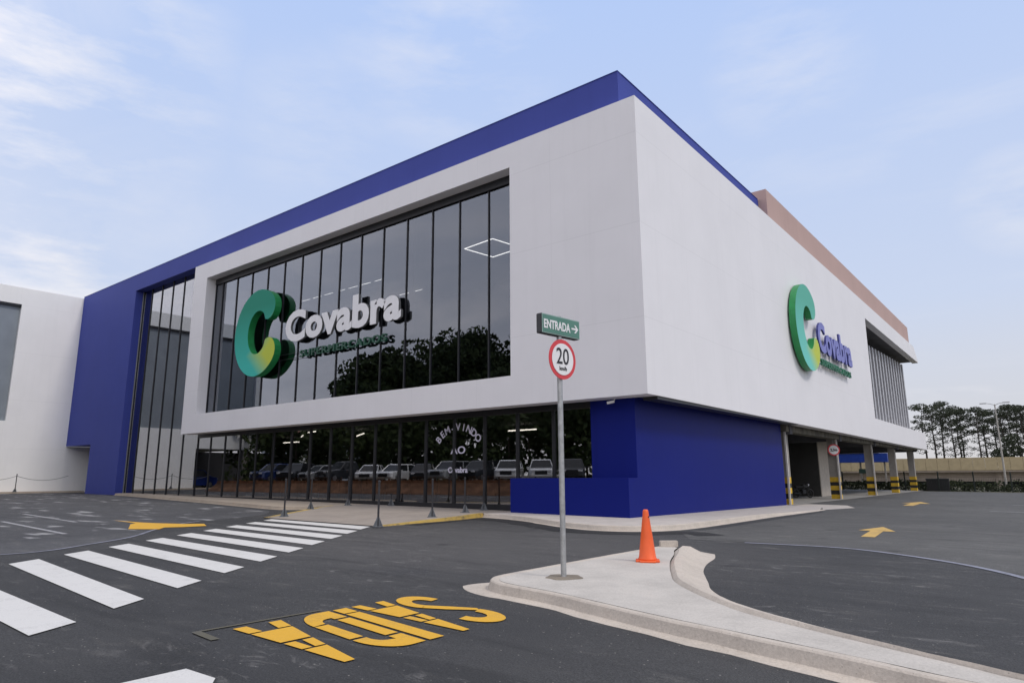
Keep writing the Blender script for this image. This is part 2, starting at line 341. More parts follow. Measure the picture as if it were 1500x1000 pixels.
# older, paler surfacing beyond the seams
seam = smooth_line([(3.2, -4.3), (4.02, -4.13), (6.25, -3.97), (7.2, -4.1), (8.32, -4.8), (9.33, -5.73), (10.18, -6.98), (10.9, -8.6), (11.4, -10.5)])
LR = seam + [(29.5, -13), (29.5, 61.5), (-0.6, 61.5), (-0.6, 18.5), (2.4, 12.0), (2.4, -0.5), (2.2, -2.6)]
tag(flat('old_asphalt_lane', LR, 0.004, ASPO), kind='structure')
LL = smooth_line([(-7.0, -18.5), (-6.3, -17.0), (-6.2, -15.9), (-7.1, -14.6), (-8.3, -13.2), (-10.4, -11.6), (-12.4, -9.6), (-13.6, -7.0), (-15.0, -5.2), (-16.8, -3.9)])
tag(flat('scuffed_asphalt_lane', LL + [(-27, -2.2), (-40, -0.4), (-45, 0.2), (-54.6, 0.2), (-54.6, -18.5)], 0.004, ASPL), kind='structure')
a, b = wide_line(smooth_line([(4.6, -4.25), (6.25, -4.0), (7.2, -4.15), (8.32, -4.85), (9.33, -5.78), (10.18, -7.03), (10.9, -8.65)]), 0.15)
tag(strip('chalk_line', a, b, 0.010, PBLUE), 'worn bluish line curving across the asphalt at right', 'road marking')
a, b = wide_line(LL[6:38], 0.10)
tag(strip('chalk_line', a, b, 0.010, PBLUE), 'worn bluish line crossing behind the zebra crossing at left', 'road marking')

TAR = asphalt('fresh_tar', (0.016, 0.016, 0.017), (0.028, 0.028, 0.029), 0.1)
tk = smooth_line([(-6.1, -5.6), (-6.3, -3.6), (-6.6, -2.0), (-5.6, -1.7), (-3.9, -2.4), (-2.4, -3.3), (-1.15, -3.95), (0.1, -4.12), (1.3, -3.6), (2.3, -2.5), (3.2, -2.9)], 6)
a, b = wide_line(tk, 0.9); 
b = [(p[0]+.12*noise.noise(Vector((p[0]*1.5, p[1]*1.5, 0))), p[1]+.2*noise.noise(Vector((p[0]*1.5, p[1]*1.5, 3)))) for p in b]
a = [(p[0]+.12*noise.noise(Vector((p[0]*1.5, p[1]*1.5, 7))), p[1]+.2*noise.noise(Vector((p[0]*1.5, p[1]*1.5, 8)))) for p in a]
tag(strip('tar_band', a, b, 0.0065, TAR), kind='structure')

# ------------------------------------------------------------------ road markings
cw = thing('crosswalk', 'white zebra crossing leading to the store entrance', 'crosswalk', (0, 0, 0))
SS = [[(-3.6, -17.83), (2.04, -18.03), (2.38, -18.58), (-3.2, -18.40)]]
L0, L1 = (-4.75, -16.35), (-11.72, -6.98); Q0, Q1 = (1.16, -16.93), (-6.26, -6.95)
K0, K1 = (1.54, -17.45), (-5.66, -7.82)
dv = (0.48, -0.60)
for i in range(9):
    t = i/8; e = [0, 0.0, 0.0, 0, 0, 0, 0, 0, 0][i]
    lx, ly = L0[0]+(L1[0]-L0[0])*t, L0[1]+(L1[1]-L0[1])*t; qx, qy = Q0[0]+(Q1[0]-Q0[0])*t, Q0[1]+(Q1[1]-Q0[1])*t
    kx, ky = K0[0]+(K1[0]-K0[0])*t, K0[1]+(K1[1]-K0[1])*t
    SS.append([(lx, ly), (qx, qy), (kx, ky), (lx+0.42, ly-0.60)])
for q in SS: flat('stripe', q, 0.012, PWHITE, cw)
tag(flat('stop_line', [(4.79, -18.75), (4.79, -18.14), (5.24, -18.12), (6.1, -18.75)], 0.012, PWHITE), 'white painted patch cut off by the bottom edge of the photo', 'road marking')

# SAIDA, painted to be read from the store side
saida = thing('road_lettering', 'yellow stencilled word SAIDA painted upside down on the asphalt', 'road marking', (0, 0, 0))
def letter(pieces, y0, wd, sh=0.28):
    """pieces: polygons in a unit cell, x along reading direction, y up the letter"""
    bm = bmesh.new()
    for P in pieces:
        vs = []
        for u, v in P:
            x = 3.70 + 1.96*v; y = y0 - wd*u - sh*v
            vs.append(bm.verts.new((x, y, G(x, y)+0.012)))
        f = bm.faces.new(vs); tri(bm, [f])
    return obj('letter', bm, PYEL, saida)
A_ = [[(0, 0), (.27, 0), (.335, .17), (.07, .17)], [(.73, 0), (1, 0), (.93, .17), (.665, .17)],
      [(.08, .19), (.92, .19), (.80, .47), (.20, .47)],
      [(.21, .50), (.43, .50), (.47, .66), (.27, .66)], [(.57, .50), (.79, .50), (.73, .66), (.53, .66)],
      [(.28, .68), (.72, .68), (.60, 1), (.40, 1)]]
I_ = [[(0, 0), (1, 0), (1, .14), (0, .14)], [(0, .16), (1, .16), (1, 1), (0, 1)]]
def arc(cx, cy, rx, ry, a0, a1, n=10): return [(cx+rx*math.cos(R_(a0+(a1-a0)*i/n)), cy+ry*math.sin(R_(a0+(a1-a0)*i/n))) for i in range(n+1)]
D_ = [[(0, 0)] + arc(.35, .30, .65, .30, -90, 0)[:] + [(.68, .28)] + arc(.40, .28, .28, .10, 0, -90) + [(.32, .18), (.32, .22), (0, .22)],
      [(0, .25), (.32, .25), (.32, .75), (0, .75)], [(.68, .31), (1, .31), (1, .68), (.68, .68)],
      [(0, .78), (.32, .78), (.32, .85)] + arc(.40, .74, .28, .10, 90, 0) + [(.68, .71), (1, .71)] + arc(.35, .72, .65, .28, 0, 90) + [(0, 1)]]
S_ = [arc(.5, .22, .5, .22, 180, 360) + arc(.72, .30, .28, .22, 10, 80)[::1] + [(.55, .46), (.60, .34)] + arc(.5, .22, .20, .10, 10, -180),
      [(.86, .36), (.62, .50), (.20, .66), (.08, .60), (.40, .46), (.66, .34)],
      [(.02, .62)] + arc(.5, .78, .5, .22, 190, 0, 14) + [(.70, .78)] + arc(.5, .78, .2, .10, 0, 200) + [(.40, .62), (.22, .60)]]
S_ = [arc(.5, .23, .5, .23, 180, 345, 14) + arc(.5, .23, .5, .23, 345, 400, 5) + arc(.50, .25, .22, .11, 38, -180, 12),
      [(.90, .37), (.60, .52), (.12, .70), (.03, .64), (.34, .48), (.68, .32)],
      arc(.5, .77, .5, .23, 205, 0, 16) + arc(.50, .75, .22, .11, 0, 205, 12)]
letter(S_, -14.40, .58); letter(A_, -15.02, .52); letter(I_, -15.62, .20); letter(D_, -15.88, .54); letter(A_, -16.53, .58)
OVS = road_paint('overspray', (.11, .10, .065), 0.9)
a, b = wide_line([(3.57, -15.9), (3.52, -17.45)], 0.05); strip('guide_line', a, b, 0.010, OVS, saida)
a, b = wide_line([(3.52, -17.42), (4.0, -17.46)], 0.09); strip('guide_line', a, b, 0.011, OVS, saida)

def arrow(x, y, rz, L, W, shaft, label, m=PYEL, bend=False):
    if bend: P = [(0, -shaft), (1.5, -shaft), (2.2, -.35), (2.9, -.42), (3.1, -1.0), (4.5, .25), (2.55, .85), (2.7, .35), (1.9, .25), (1.3, .12), (0, .12)]
    else: P = [(0, -shaft/2), (L*.55, -shaft/2), (L*.55, -W/2), (L, 0), (L*.55, W/2), (L*.55, shaft/2), (0, shaft/2)]
    c, s = math.cos(rz), math.sin(rz)
    return tag(flat('road_arrow', [(x+c*u-s*v, y+s*u+c*v) for u, v in P], 0.012, m), label, 'road marking', 'yellow arrows on the asphalt')
arrow(6.62, -0.55, math.atan2(3.9, -0.35), 4.3, 1.0, .34, 'yellow arrow on the pale asphalt, nearer of the two beside the columns', PYELW)
arrow(4.25, 22.0, math.atan2(6.2, -.25), 6.6, 1.5, .5, 'small faded yellow arrow on the asphalt, farther of the two beside the columns', PYELW)
tag(flat('road_arrow', [(-15.33, -10.94), (-13.3, -11.02), (-12.9, -11.35), (-10.92, -12.22), (-10.2, -11.65), (-10.75, -11.25), (-10.5, -10.8), (-10.4, -10.1), (-11.35, -9.7), (-11.75, -10.15), (-12.9, -10.62), (-13.75, -10.80)], 0.012, PYEL),
    'wide yellow bent arrow on the asphalt behind the zebra crossing', 'road marking', 'yellow arrows on the asphalt')
for i, (x0, x1, y, lab) in enumerate([(-22, -15.3, -12.1, 'worn white painted bay line at far left, nearest to the white wall'), (-17.5, -10.5, -14.0, 'worn white painted bay line at far left, nearer to the crossing')]):
    a, b = wide_line([(x0, y+.4), (x1, y)], 0.14); tag(strip('bay_line', a, b, 0.011, PWORN), lab, 'road marking', 'worn white bay lines')
for i in range(3):
    a, b = wide_line([(8.2+i*.5, 18+i*9), (13.5+i, 17.2+i*9)], 0.22)
    tag(strip('bay_line', a, b, 0.011, PWORN), ['worn white bay line on the pale asphalt at right, nearest', 'worn white bay line at right, middle one of three', 'worn white bay line at right, farthest by the fence'][i], 'road marking', 'worn white bay lines')

# ------------------------------------------------------------------ traffic island
TOPZ = .15
near = smooth_line([(4.0, -7.45), (4.0, -8.8), (4.0, -10.5), (4.02, -11.9), (4.04, -12.95), (4.12, -13.33), (4.38, -13.60), (4.75, -13.72), (5.46, -13.84), (6.22, -14.05), (7.28, -14.36), (8.24, -14.58), (9.01, -14.76), (9.5, -14.88), (10.02, -15.02), (11.2, -15.25), (12.6, -15.5)], 4)
inner = smooth_line([(13.0, -15.42), (11.6, -15.02), (10.41, -14.64), (10.06, -14.48), (9.44, -14.22), (8.80, -13.94), (8.01, -13.55), (7.46, -13.12), (6.87, -12.55), (6.35, -11.93), (5.95, -11.2), (5.62, -10.55), (5.24, -9.72), (4.92, -8.9), (4.62, -8.25), (4.44, -7.7)], 4)
def z3(p, h): return (p[0], p[1], G(*p)+h)
def loft(bm, lines):
    rows = [[bm.verts.new(q) for q in L] for L in lines]
    for a, b in zip(rows[:-1], rows[1:]):
        for i in range(len(a)-1): bm.faces.new((a[i], a[i+1], b[i+1], b[i]))
def off(L, dist):
    out = []
    for i, p in enumerate(L):
        a = Vector(L[max(0, i-1)]); b = Vector(L[min(len(L)-1, i+1)]); d = (b-a); d.normalize(); out.append((p[0]+d.y*dist, p[1]-d.x*dist))
    return out
isl = thing('traffic_island', 'pale concrete traffic island with sloped kerb under the sign post', 'traffic island', (0, 0, 0))
isl['kind'] = 'structure'; del isl['category']
no = off(near, -0.13)   # slab edge, inside the kerb top
bm = bmesh.new(); poly = [z3(p, TOPZ) for p in no] + [z3(p, TOPZ) for p in inner]
f = bm.faces.new([bm.verts.new(p) for p in poly]); tri(bm, [f]); obj('slab', bm, CONC, isl)
def jit(p, i, s=0.006): return (p[0]+s*noise.noise(Vector((p[0]*3, p[1]*3, 1))), p[1]+s*noise.noise(Vector((p[0]*3, p[1]*3, 5))), p[2]+s*noise.noise(Vector((p[0]*2.3, p[1]*2.3, 9))))
gut = [0.16 + 0.05*noise.noise(Vector((p[0]*2, p[1]*2, 0))) for p in near]
gl_ = []
for i, p in enumerate(near):
    a = Vector(near[max(0, i-1)]); b = Vector(near[min(len(near)-1, i+1)]); d = (b-a).normalized()
    g = gut[i] + (0.30 if p[0] < 4.5 and p[1] < -12.9 else 0)*max(0, 1-abs(p[0]-4.1)/.4)
    gl_.append((p[0]+d.y*g*(-1)*-1, p[1]-d.x*g))
side = 1.0
# orient: near runs down the left side then right, outside is to its right-hand side
def offr(L, dist): return off(L, -dist)
chk = off(near, 0.2)
sgn = 1 if chk[10][0] < near[10][0] else -1
def out(L, dist): return off(L, sgn*dist)
bm = bmesh.new(); nin = out(near, -0.13)
g2 = []
for i, p in enumerate(near):
    q = out(near, gut[i] + (0.34*max(0, 1-abs(p[1]+13.25)/.5) if p[0] < 4.7 else 0))[i]; g2.append(q)
loft(bm, [[jit(z3(p, TOPZ-.004), 0, .002) for p in nin], [jit(z3(p, TOPZ+.004), 0, .004) for p in out(near, -.10)], [jit(z3(p, TOPZ+.004), 0, .005) for p in out(near, -.02)], [jit(z3(p, TOPZ-.012), 0) for p in near],
          [jit(z3(p, .03), 0) for p in out(near, .035)], [jit(z3(p, .022), 0) for p in out(near, .06)], [z3(p, .002) for p in g2], [z3(p, -.03) for p in g2]])
obj('kerb', bm, KERB, isl, smooth=False)
bm = bmesh.new()
foot = smooth_line([(13.1, -15.36), (11.7, -14.92), (10.5, -14.50), (10.12, -14.32), (9.5, -14.0), (8.9, -13.62), (8.18, -13.02), (7.68, -12.60), (7.10, -11.98), (6.66, -11.38), (6.40, -10.85), (6.15, -10.35), (5.80, -9.62), (5.48, -8.7), (5.25, -7.75), (4.98, -7.08)], 4)
m1 = [tuple(Vector(a)*.86+Vector(b)*.14) for a, b in zip(inner, foot)]; m2 = [tuple(Vector(a)*.66+Vector(b)*.34) for a, b in zip(inner, foot)]; m3 = [tuple(Vector(a)*.38+Vector(b)*.62) for a, b in zip(inner, foot)]
loft(bm, [[z3(p, TOPZ-.03) for p in inner], [jit(z3(p, TOPZ+.035), 0) for p in m1], [jit(z3(p, TOPZ+.02), 0, .012) for p in m2], [jit(z3(p, .06), 0, .01) for p in m3], [z3(p, .004) for p in foot], [z3(p, -.04) for p in foot]])
e = [(inner[-1], TOPZ-.03), (m1[-1], TOPZ+.035), (m2[-1], TOPZ+.02), (m3[-1], .06), (foot[-1], .004)]
bm.faces.new([bm.verts.new(z3(p, h)) for p, h in e] + [bm.verts.new(z3(foot[-1], -.04)), bm.verts.new(z3(inner[-1], -.04))])
obj('kerb', bm, KERB, isl)
# rear end of the slab
bm = bmesh.new(); a, b = near[0], inner[-1]
bm.faces.new([bm.verts.new(q) for q in (z3(a, TOPZ), z3(b, TOPZ), z3(b, -.04), z3(a, -.04))]); obj('slab_edge', bm, KERB, isl)
kb = bmesh.new(); box(kb, -.19, .19, -.07, .07, 0, .13); bevel(kb, .012, 2)
k_ = obj('loose_kerb_block', kb, KERB); k_.location = (4.20, -7.62, G(4.2, -7.6)+TOPZ-.01); k_.rotation_euler = (0, 0, R_(38)); tag(k_, 'short broken kerb block lying on the tip of the island behind the cone', 'kerb block')

# ------------------------------------------------------------------ pavement round the store
pav = thing('pavement', None, None); pav['kind'] = 'structure'
T = smooth_line([(-6.75, -0.95), (-5.6, -1.1), (-3.9, -1.75), (-2.3, -2.6), (-1.12, -3.15), (-0.03, -3.33), (0.95, -2.90), (1.50, -1.9), (1.68, -0.6), (1.71, 1.85), (1.70, 4), (1.68, 7), (1.80, 11), (1.86, 14.0)], 5)
ch = off(T, .2); sg = 1 if ch[20][1] < T[20][1] else -1
o1 = lambda d: off(T, sg*d)
hh = [TOPZ if p[1] < 5 else max(.02, TOPZ*(1-(p[1]-5)/9.5)) for p in T]
bm = bmesh.new()
loft(bm, [[jit(z3(p, h-.003), 0, .002) for p, h in zip(o1(-.14), hh)], [jit(z3(p, h+.003), 0, .003) for p, h in zip(o1(-.02), hh)], [jit(z3(p, h-.012), 0, .005) for p, h in zip(T, hh)], [z3(p, .012) for p in o1(.04)], [z3(p, .003) for p in o1(.16)], [z3(p, -.04) for p in o1(.16)]])
obj('kerb', bm, KERB, pav)
bm = bmesh.new()
f = bm.faces.new([bm.verts.new(z3(p, h-.003)) for p, h in zip(o1(-.14), hh)] + [bm.verts.new(z3(p, h)) for p, h in (((1.2, 16.5), .012), ((-1.2, 18.6), .012), ((-1.2, .5), TOPZ), ((-6.4, .5), TOPZ))])
tri(bm, [f]); obj('paving', bm, concrete('pale_paving', (0.50, 0.46, 0.42), 0.5, (0.36, 0.28, 0.22)), pav)
bm = bmesh.new()
f = bm.faces.new([bm.verts.new(z3(p, .008)) for p in ((1.86, 14.0), (2.6, 17.2), (1.6, 20.0), (-.9, 20.5), (-1.2, 18.6), (1.2, 16.5))]); tri(bm, [f]); obj('apron', bm, MC['pale_paving'], pav)
# entrance patio ramping up from the crossing
def hp(y): return 0.02 + 0.13*min(1, max(0, (y+6.7)/5.0))
bm = bmesh.new(); P = [(-12.4, -6.75), (-6.2, -6.75), (-6.36, -2.1), (-6.75, -0.95), (-6.33, 1.0), (-6.33, 2.0), (-16.3, 2.0), (-16.2, -1.0), (-14.3, -3.8)]
rows = []
for y in [-6.75, -5.5, -4, -2.5, -1.7, -.95, .5, 2.0]:
    xl = -12.4 + (-16.3+12.4)*min(1, (y+6.75)/5.9); xr = -6.2 - .55*max(0, (y+6.75)/5.8) if y < -.9 else -6.33
    rows.append([(xl+(xr-xl)*k/6, y, G(xl+(xr-xl)*k/6, y)+hp(y)) for k in range(7)])
loft(bm, rows); obj('entrance_ramp', bm, SLAB, pav)
bm = bmesh.new(); rr = [(-6.13, -6.85), (-6.28, -4.5), (-6.40, -2.6), (-6.62, -1.6), (-6.78, -0.95)]
loft(bm, [[z3((x-.15, y), hp(y)+.006) for x, y in rr], [z3((x, y), hp(y)+.008) for x, y in rr], [z3((x+.04, y), -.02) for x, y in rr]]); obj('yellow_kerb', bm, YELK, pav)
bm = bmesh.new(); rr = [(-12.5, -6.8), (-13.6, -5.2), (-15.0, -3.0), (-16.3, -1.0)]
loft(bm, [[z3((x+.12, y+.1), hp(y)+.006) for x, y in rr], [z3((x-.05, y), hp(y)+.008) for x, y in rr], [z3((x-.09, y), -.02) for x, y in rr]]); obj('yellow_kerb', bm, YELK, pav)
# long strip in front of the curtain wall
rr = smooth_line([(-44.4, .45), (-42, .35), (-38, -.1), (-32, -.95), (-27, -1.62), (-22, -2.35), (-18.2, -2.9), (-17.1, -2.8), (-16.35, -1.9), (-16.2, -.9)], 4)
bm = bmesh.new(); n = len(rr)
loft(bm, [[z3((x, 2.1), TOPZ) for x, y in rr], [jit(z3((x, y+.12), TOPZ), 0, .003) for x, y in rr], [jit(z3((x, y), TOPZ-.01), 0, .004) for x, y in rr], [z3((x, y-.04), .01) for x, y in rr], [z3((x, y-.16), .003) for x, y in rr], [z3((x, y-.16), -.03) for x, y in rr]])
obj('kerb_strip', bm, concrete('tan_kerb', (0.40, 0.34, 0.27), 0.6, (0.26, 0.18, 0.11)), pav)
bm = bmesh.new(); loft(bm, [[z3((-55.9, y), .12) for y in (-30, -10, 0.5, 2)], [z3((-54.8, y), .12) for y in (-30, -10, .5, 2)], [z3((-54.76, y), -.02) for y in (-30, -10, .5, 2)]]); obj('kerb_strip', bm, MC['tan_kerb'], pav)

# ------------------------------------------------------------------ the supermarket
st = thing('supermarket_building', 'white and deep blue supermarket building with long glass front', 'building')
def P(name, bm, m, smooth=False, parent=None): return obj(name, bm, m, parent or st, smooth)
ZB, ZT = 4.42, 15.9
# white front frame with its big opening
bm = bmesh.new(); o_ = [(-34.0, ZB), (0, ZB), (0, ZT), (-34.0, ZT)]; h_ = [(-32.25, 5.64), (-6.13, 5.64), (-6.13, 14.80), (-32.25, 14.80)]
def rg(pts, y): return [bm.verts.new((x, y, z)) for x, z in pts]
oa, ha, ob, hb = rg(o_, 0), rg(h_, 0), rg(o_, .8), rg(h_, .8)
for i in range(4):
    j = (i+1) % 4
    bm.faces.new((oa[i], oa[j], ha[j], ha[i])); bm.faces.new((ob[i], hb[i], hb[j], ob[j])); bm.faces.new((oa[i], ob[i], ob[j], oa[j])); bm.faces.new((ha[i], ha[j], hb[j], hb[i]))
P('front_wall', bm, WHITE)
# white side wall, open at its far end
bm = bmesh.new()
prism(bm, [(.8, 4.42), (66.8, 4.12), (66.6, 5.95), (39.6, 5.98), (39.9, 14.35), (68.4, 14.15), (66.2, 15.75), (.8, 15.9)], lambda y, z: (0, y, z), lambda y, z: (-.6, y, z))
P('side_wall', bm, WHITE)
P('roof', bx(-54, -1.7, 2.7, 66, 15.55, 15.75), ROOF)
# opening at the far end: soffit, sill, louvres, dark glazing
P('end_soffit', bx(-6, -.6, 39.9, 68.3, 14.30, 14.5), SOFFIT)
P('end_sill', bx(-6, -.6, 39.6, 66.5, 5.6, 5.93), WHITE)
P('end_jamb', bx(-6, -.602, 39.3, 39.6, 5.7, 14.4), SOFFIT)
P('end_glazing', bx(-2.6, -2.5, 39.6, 66.4, 5.93, 14.3), mat('end_glass', (0.02, 0.022, 0.025), .15, .1, 1.0))
LOUV = mat('louvre_aluminium', (0.50, 0.50, 0.52), .45, .1, 4.0, metal=.3)
bm = bmesh.new(); box(bm, -1.75, -1.15, -.05, .05, 5.93, 13.3); lv = None
for i in range(18):
    y = 40.4 + i*1.5
    top = 12.9 + .9*(i/17)**.6
    bm = bmesh.new(); box(bm, -1.55, -1.30, y-.30, y+.22, 5.93, top)
    P('louvre', bm, LOUV)
for z in (7.4, 9.0, 10.6, 12.2): P('louvre_rail', bx(-1.80, -1.66, 39.7, 66.5, z, z+.08), ALU)
# blue portal and parapet
bm = bmesh.new()
prism(bm, [(-55.9, 4.32), (-50.6, 4.32), (-50.6, .30), (-44.9, .30), (-44.9, 16.3), (-1.0, 16.3), (-1.0, 17.64), (-55.9, 17.64)], lambda x, z: (x, .6, z), lambda x, z: (x, 2.6, z))
P('blue_portal', bm, BLUE)
P('parapet', bx(-1.6, -1.0, 2.6, 19.0, 15.5, 17.64), BLUE)
P('salmon_block', bx(-22, -.5, 17.3, 67.0, 15.6, 18.2), PINK)
P('parapet_cap', bx(-55.9, -.98, .57, .9, 17.64, 17.66), BLUE)
P('parapet_cap', bx(-1.5, -.97, .9, 17.2, 17.64, 17.66), BLUE)
# recess behind the notch at the left
P('recess_wall', bx(-55.9, -50.6, 3.2, 3.5, .3, 4.32), WHITE2)
for x in (-54.9, -52.9): P('recess_pipe', bx(x, x+.28, 2.7, 3.0, .4, 4.32), mat('dark_pipe', (.05, .05, .05), .5))
P('recess_soffit', bx(-55.9, -50.6, 2.6, 3.2, 4.32, 4.5), SOFFIT)
# soffit over the entrance and down the side
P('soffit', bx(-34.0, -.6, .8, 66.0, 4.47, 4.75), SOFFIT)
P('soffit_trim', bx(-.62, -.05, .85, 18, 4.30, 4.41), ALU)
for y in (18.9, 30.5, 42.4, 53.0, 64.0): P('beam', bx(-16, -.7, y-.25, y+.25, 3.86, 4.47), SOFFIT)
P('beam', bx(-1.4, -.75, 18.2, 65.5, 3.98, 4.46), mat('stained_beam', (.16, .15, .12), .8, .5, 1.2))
# blue ground floor walls
P('blue_wall', bx(-2.65, -1.0, .88, 17.95, -.2, 4.47), BLUE_SHADED)
P('blue_low_wall', bx(-6.33, -1.0, .2, .88, .12, 1.53), BLUE_SHADED)
# glazing ---------------------------------------------------------
def glazing(xs_, y, z0, z1, gm, mw=.05, md=.10):
    for a, b in zip(xs_[:-1], xs_[1:]):
        lo, hi = min(a, b), max(a, b)
        P('glass_pane', bx(lo+mw/2, hi-mw/2, y+.05, y+.062, z0, z1), gm)
    for x in xs_: P('mullion', bx(x-mw/2, x+mw/2, y-.005, y+md, z0, z1), ALU)
up_x = [-6.13-.03] + [-7.9-1.8*i for i in range(14)] + [-32.22]
glazing(up_x, .66, 5.64, 14.80, GL_UP)
for x in (-13.62, -19.95, -24.6): P('interior_column', bx(x-.09, x+.09, 1.3, 1.5, 5.4, 14.6), ALU)
P('transom', bx(-32.2, -6.16, .60, .69, 14.42, 14.80), ALU)
P('transom', bx(-32.2, -6.16, .60, .70, 5.64, 5.72), ALU)
GY = 1.20
lo_x = [-2.93, -4.9] + [-6.76-1.828*i for i in range(15)]
glazing(lo_x[:13], GY, .18, 4.46, GL_LO, .13, .12)
glazing(lo_x[12:] + [-34.05], GY, .26, 4.46, GL_LO, .06, .1)
glazing([-34.05, -36.2, -38.07, -39.86, -41.65, -43.4, -44.86], GY, .36, 16.28, GL_LO, .05, .1)
P('corner_trim', bx(-44.9, -44.84, GY-.06, GY+.10, .4, 16.28), ALUG)
P('corner_frame', bx(-44.9, -44.84, GY+.11, 2.6, .36, 16.28), ALU)
P('base_rail', bx(-44.8, -6.34, GY-.06, GY+.14, .12, .44), ALU)
P('head_rail', bx(-34.0, -2.95, GY-.05, GY+.15, 4.22, 4.468), ALU)
P('blue_jamb', bx(-2.95, -2.65, .95, 2.6, 1.53, 4.46), BLUE_SHADED)
# rooms behind the glass
P('upper_floor', bx(-33.8, -.7, .82, 14, 4.8, 5.3), DARKW)
P('upper_ceiling', bx(-33.8, -.7, .82, 14, 14.9, 15.1), DARKW)
P('upper_back_wall', bx(-33.8, -.7, 14, 14.2, 4.8, 15.1), DARKW)
P('upper_side_wall', bx(-34.0, -33.8, .82, 14.2, 4.8, 15.5), DARKW); P('upper_side_wall', bx(-.9, -.65, .82, 14.2, 4.8, 15.1), DARKW)
P('ground_back_wall', bx(-50, -2.7, 17.4, 17.6, .1, 16.4), DARKW)
P('ground_floor_slab', bx(-50, -2.7, 1.36, 17.4, -.1, .3), mat('shop_floor', (.10, .10, .10), .3))
P('ground_side_wall', bx(-50, -44.8, 2.6, 17.4, .1, 16.5), DARKW)
P('hall_ceiling', bx(-50, -34.0, 2.6, 17.4, 16.3, 16.5), DARKW)
LEDM = emit_mat('led_light', (1.0, .95, .86), 4.5)
def led(name, pts, r=.045):
    bm = bmesh.new()
    for a, b in pts: tube(bm, a, b, r, r, 6)
    return P(name, bm, LEDM)
sq = [(-13.9, 5.6, 14.3), (-11.6, 5.35, 14.3), (-11.3, 7.5, 14.3), (-13.6, 7.75, 14.3)]
led('ceiling_light_ring', [(sq[i], sq[(i+1) % 4]) for i in range(4)], .024)
for x0, x1, y in ((-31, -20.3, 6.6), (-24.2, -21.4, 10.0)):
    n = int((x1-x0)/1.35)
    for k in range(n): led('ceiling_light', [((x0+k*1.35, y, 14.3), (x0+k*1.35+.95, y, 14.3))], .013)
for k in range(5): led('ceiling_light', [((-43.6+k*1.7, 7.5, 13.9), (-42.6+k*1.7, 7.5, 13.9))], .035)
for k in range(4): led('ceiling_light', [((-41.6+k*1.7, 5.0, 11.6), (-40.9+k*1.7, 5.0, 11.6))], .03)
for p_, q_ in (((-26.8, 4.3), (-25.6, 3.6)), ((-22.9, 2.1), (-21.7, 1.75)), ((-23.6, 6.2), (-21.2, 4.8)), ((-13.5, 9.0), (-11.5, 9.0)), ((-34.5, 8.0), (-32.5, 8.0))): led('ceiling_light', [((*p_, 4.15), (*q_, 4.15))], .035)
# bottom boards and glass posts seen inside the ground floor
WOODP = mat('brown_panel', (.22, .095, .045), .6, .45, 1.6, stretch=(3, 1, .3))
for k in range(13):
    x = -31.2 + k*1.88
    P('display_board', bx(x, x+1.70, 2.25, 2.31, .33, 1.62), WOODP)
P('sill_counter', bx(-31.2, -7.2, 2.5, 2.7, .3, .42), mat('grey_counter', (.12, .12, .12), .6))
# window lettering
VIN = mat('white_vinyl', (.62, .60, .72), .6, .1)
s_ = 'BEM-VINDO'; cx, cz, rr_ = -10.19, 2.42, 1.38
for i, chx in enumerate(s_):
    a = R_(52 - 104*i/(len(s_)-1))
    bm, _, _ = text_bm(chx, .46, .006, None, .008)
    wch = max(v.co.x for v in bm.verts)
    M = Matrix.Translation((cx - math.sin(a)*rr_, 1.235, cz + math.cos(a)*rr_*.9)) @ FACE_Y @ Matrix.Rotation(a, 4, 'Z') @ Matrix.Translation((-wch/2, 0, 0))
    P('window_letter', xf(bm, M), VIN)
bm, _, _ = text_bm('AO', .46, .006, .9, .008); P('window_letter', xf(bm, Matrix.Translation((cx-.45, 1.235, 2.62)) @ FACE_Y), VIN)
bm, _, _ = text_bm('Covabra', .34, .006, 1.2, .01); P('window_letter', xf(bm, Matrix.Translation((cx-.6, 1.235, 1.78)) @ FACE_Y), VIN)
# columns and service block of the covered parking
YEL = mat('safety_yellow', (.68, .43, .03), .6, .15); BLK = mat('safety_black', (.02, .02, .02), .6)
for i, y in enumerate((18.9, 30.5, 42.4, 53.0, 64.0)):
    g = G(-1, y); wy = .30
    c_ = P('column', bx(-1.6, -1.02, y-wy, y+wy, g-.05, 3.99), GREYC)
    for k, zz in enumerate((.02, .33, .62, .93, 1.18)):
        z1 = (.33, .62, .93, 1.18, 1.52)[k]
        P('stripe_band', bx(-1.607, -1.013, y-wy-.007, y+wy+.007, g+zz, g+z1), YEL if k % 2 == 0 else BLK, parent=c_)
    if i < 3:
        P('drain_pipe', bx(-.99, -.90, y-wy-.22, y-wy-.10, g, 4.0), mat('pale_pipe', (.55, .53, .5), .5))
for i, y in enumerate((30.5, 42.4, 53.0, 64.0)):
    c_ = P('column', bx(-12.6, -12.0, y-.3, y+.3, -.4, 3.87), GREYC)
BEIGE = mat('beige_wall', (.50, .45, .38), .8, .08)
P('service_block', bx(-12, -3.55, 35.5, 40.5, -.3, 4.46), BEIGE)
P('dark_panel', bx(-11.8, -3.6, 35.40, 35.497, -.2, 4.4), mat('dark_panel_grey', (.05, .05, .047), .7, .1, 2))  # plain dark panel over nearly all of the block's -Y face
P('parking_side_wall', bx(-16.3, -16.0, 18, 66, -.3, 4.46), mat('grey_parking_wall', (.10, .10, .09), .8))
bm = bmesh.new(); loft(bm, [[(x, y, G(x, y)+.02) for x in (-16, -8, -.6)] for y in (17.9, 30, 42, 54, 66)]); P('parking_floor', bm, concrete('parking_slab', (.30, .29, .27), .4))
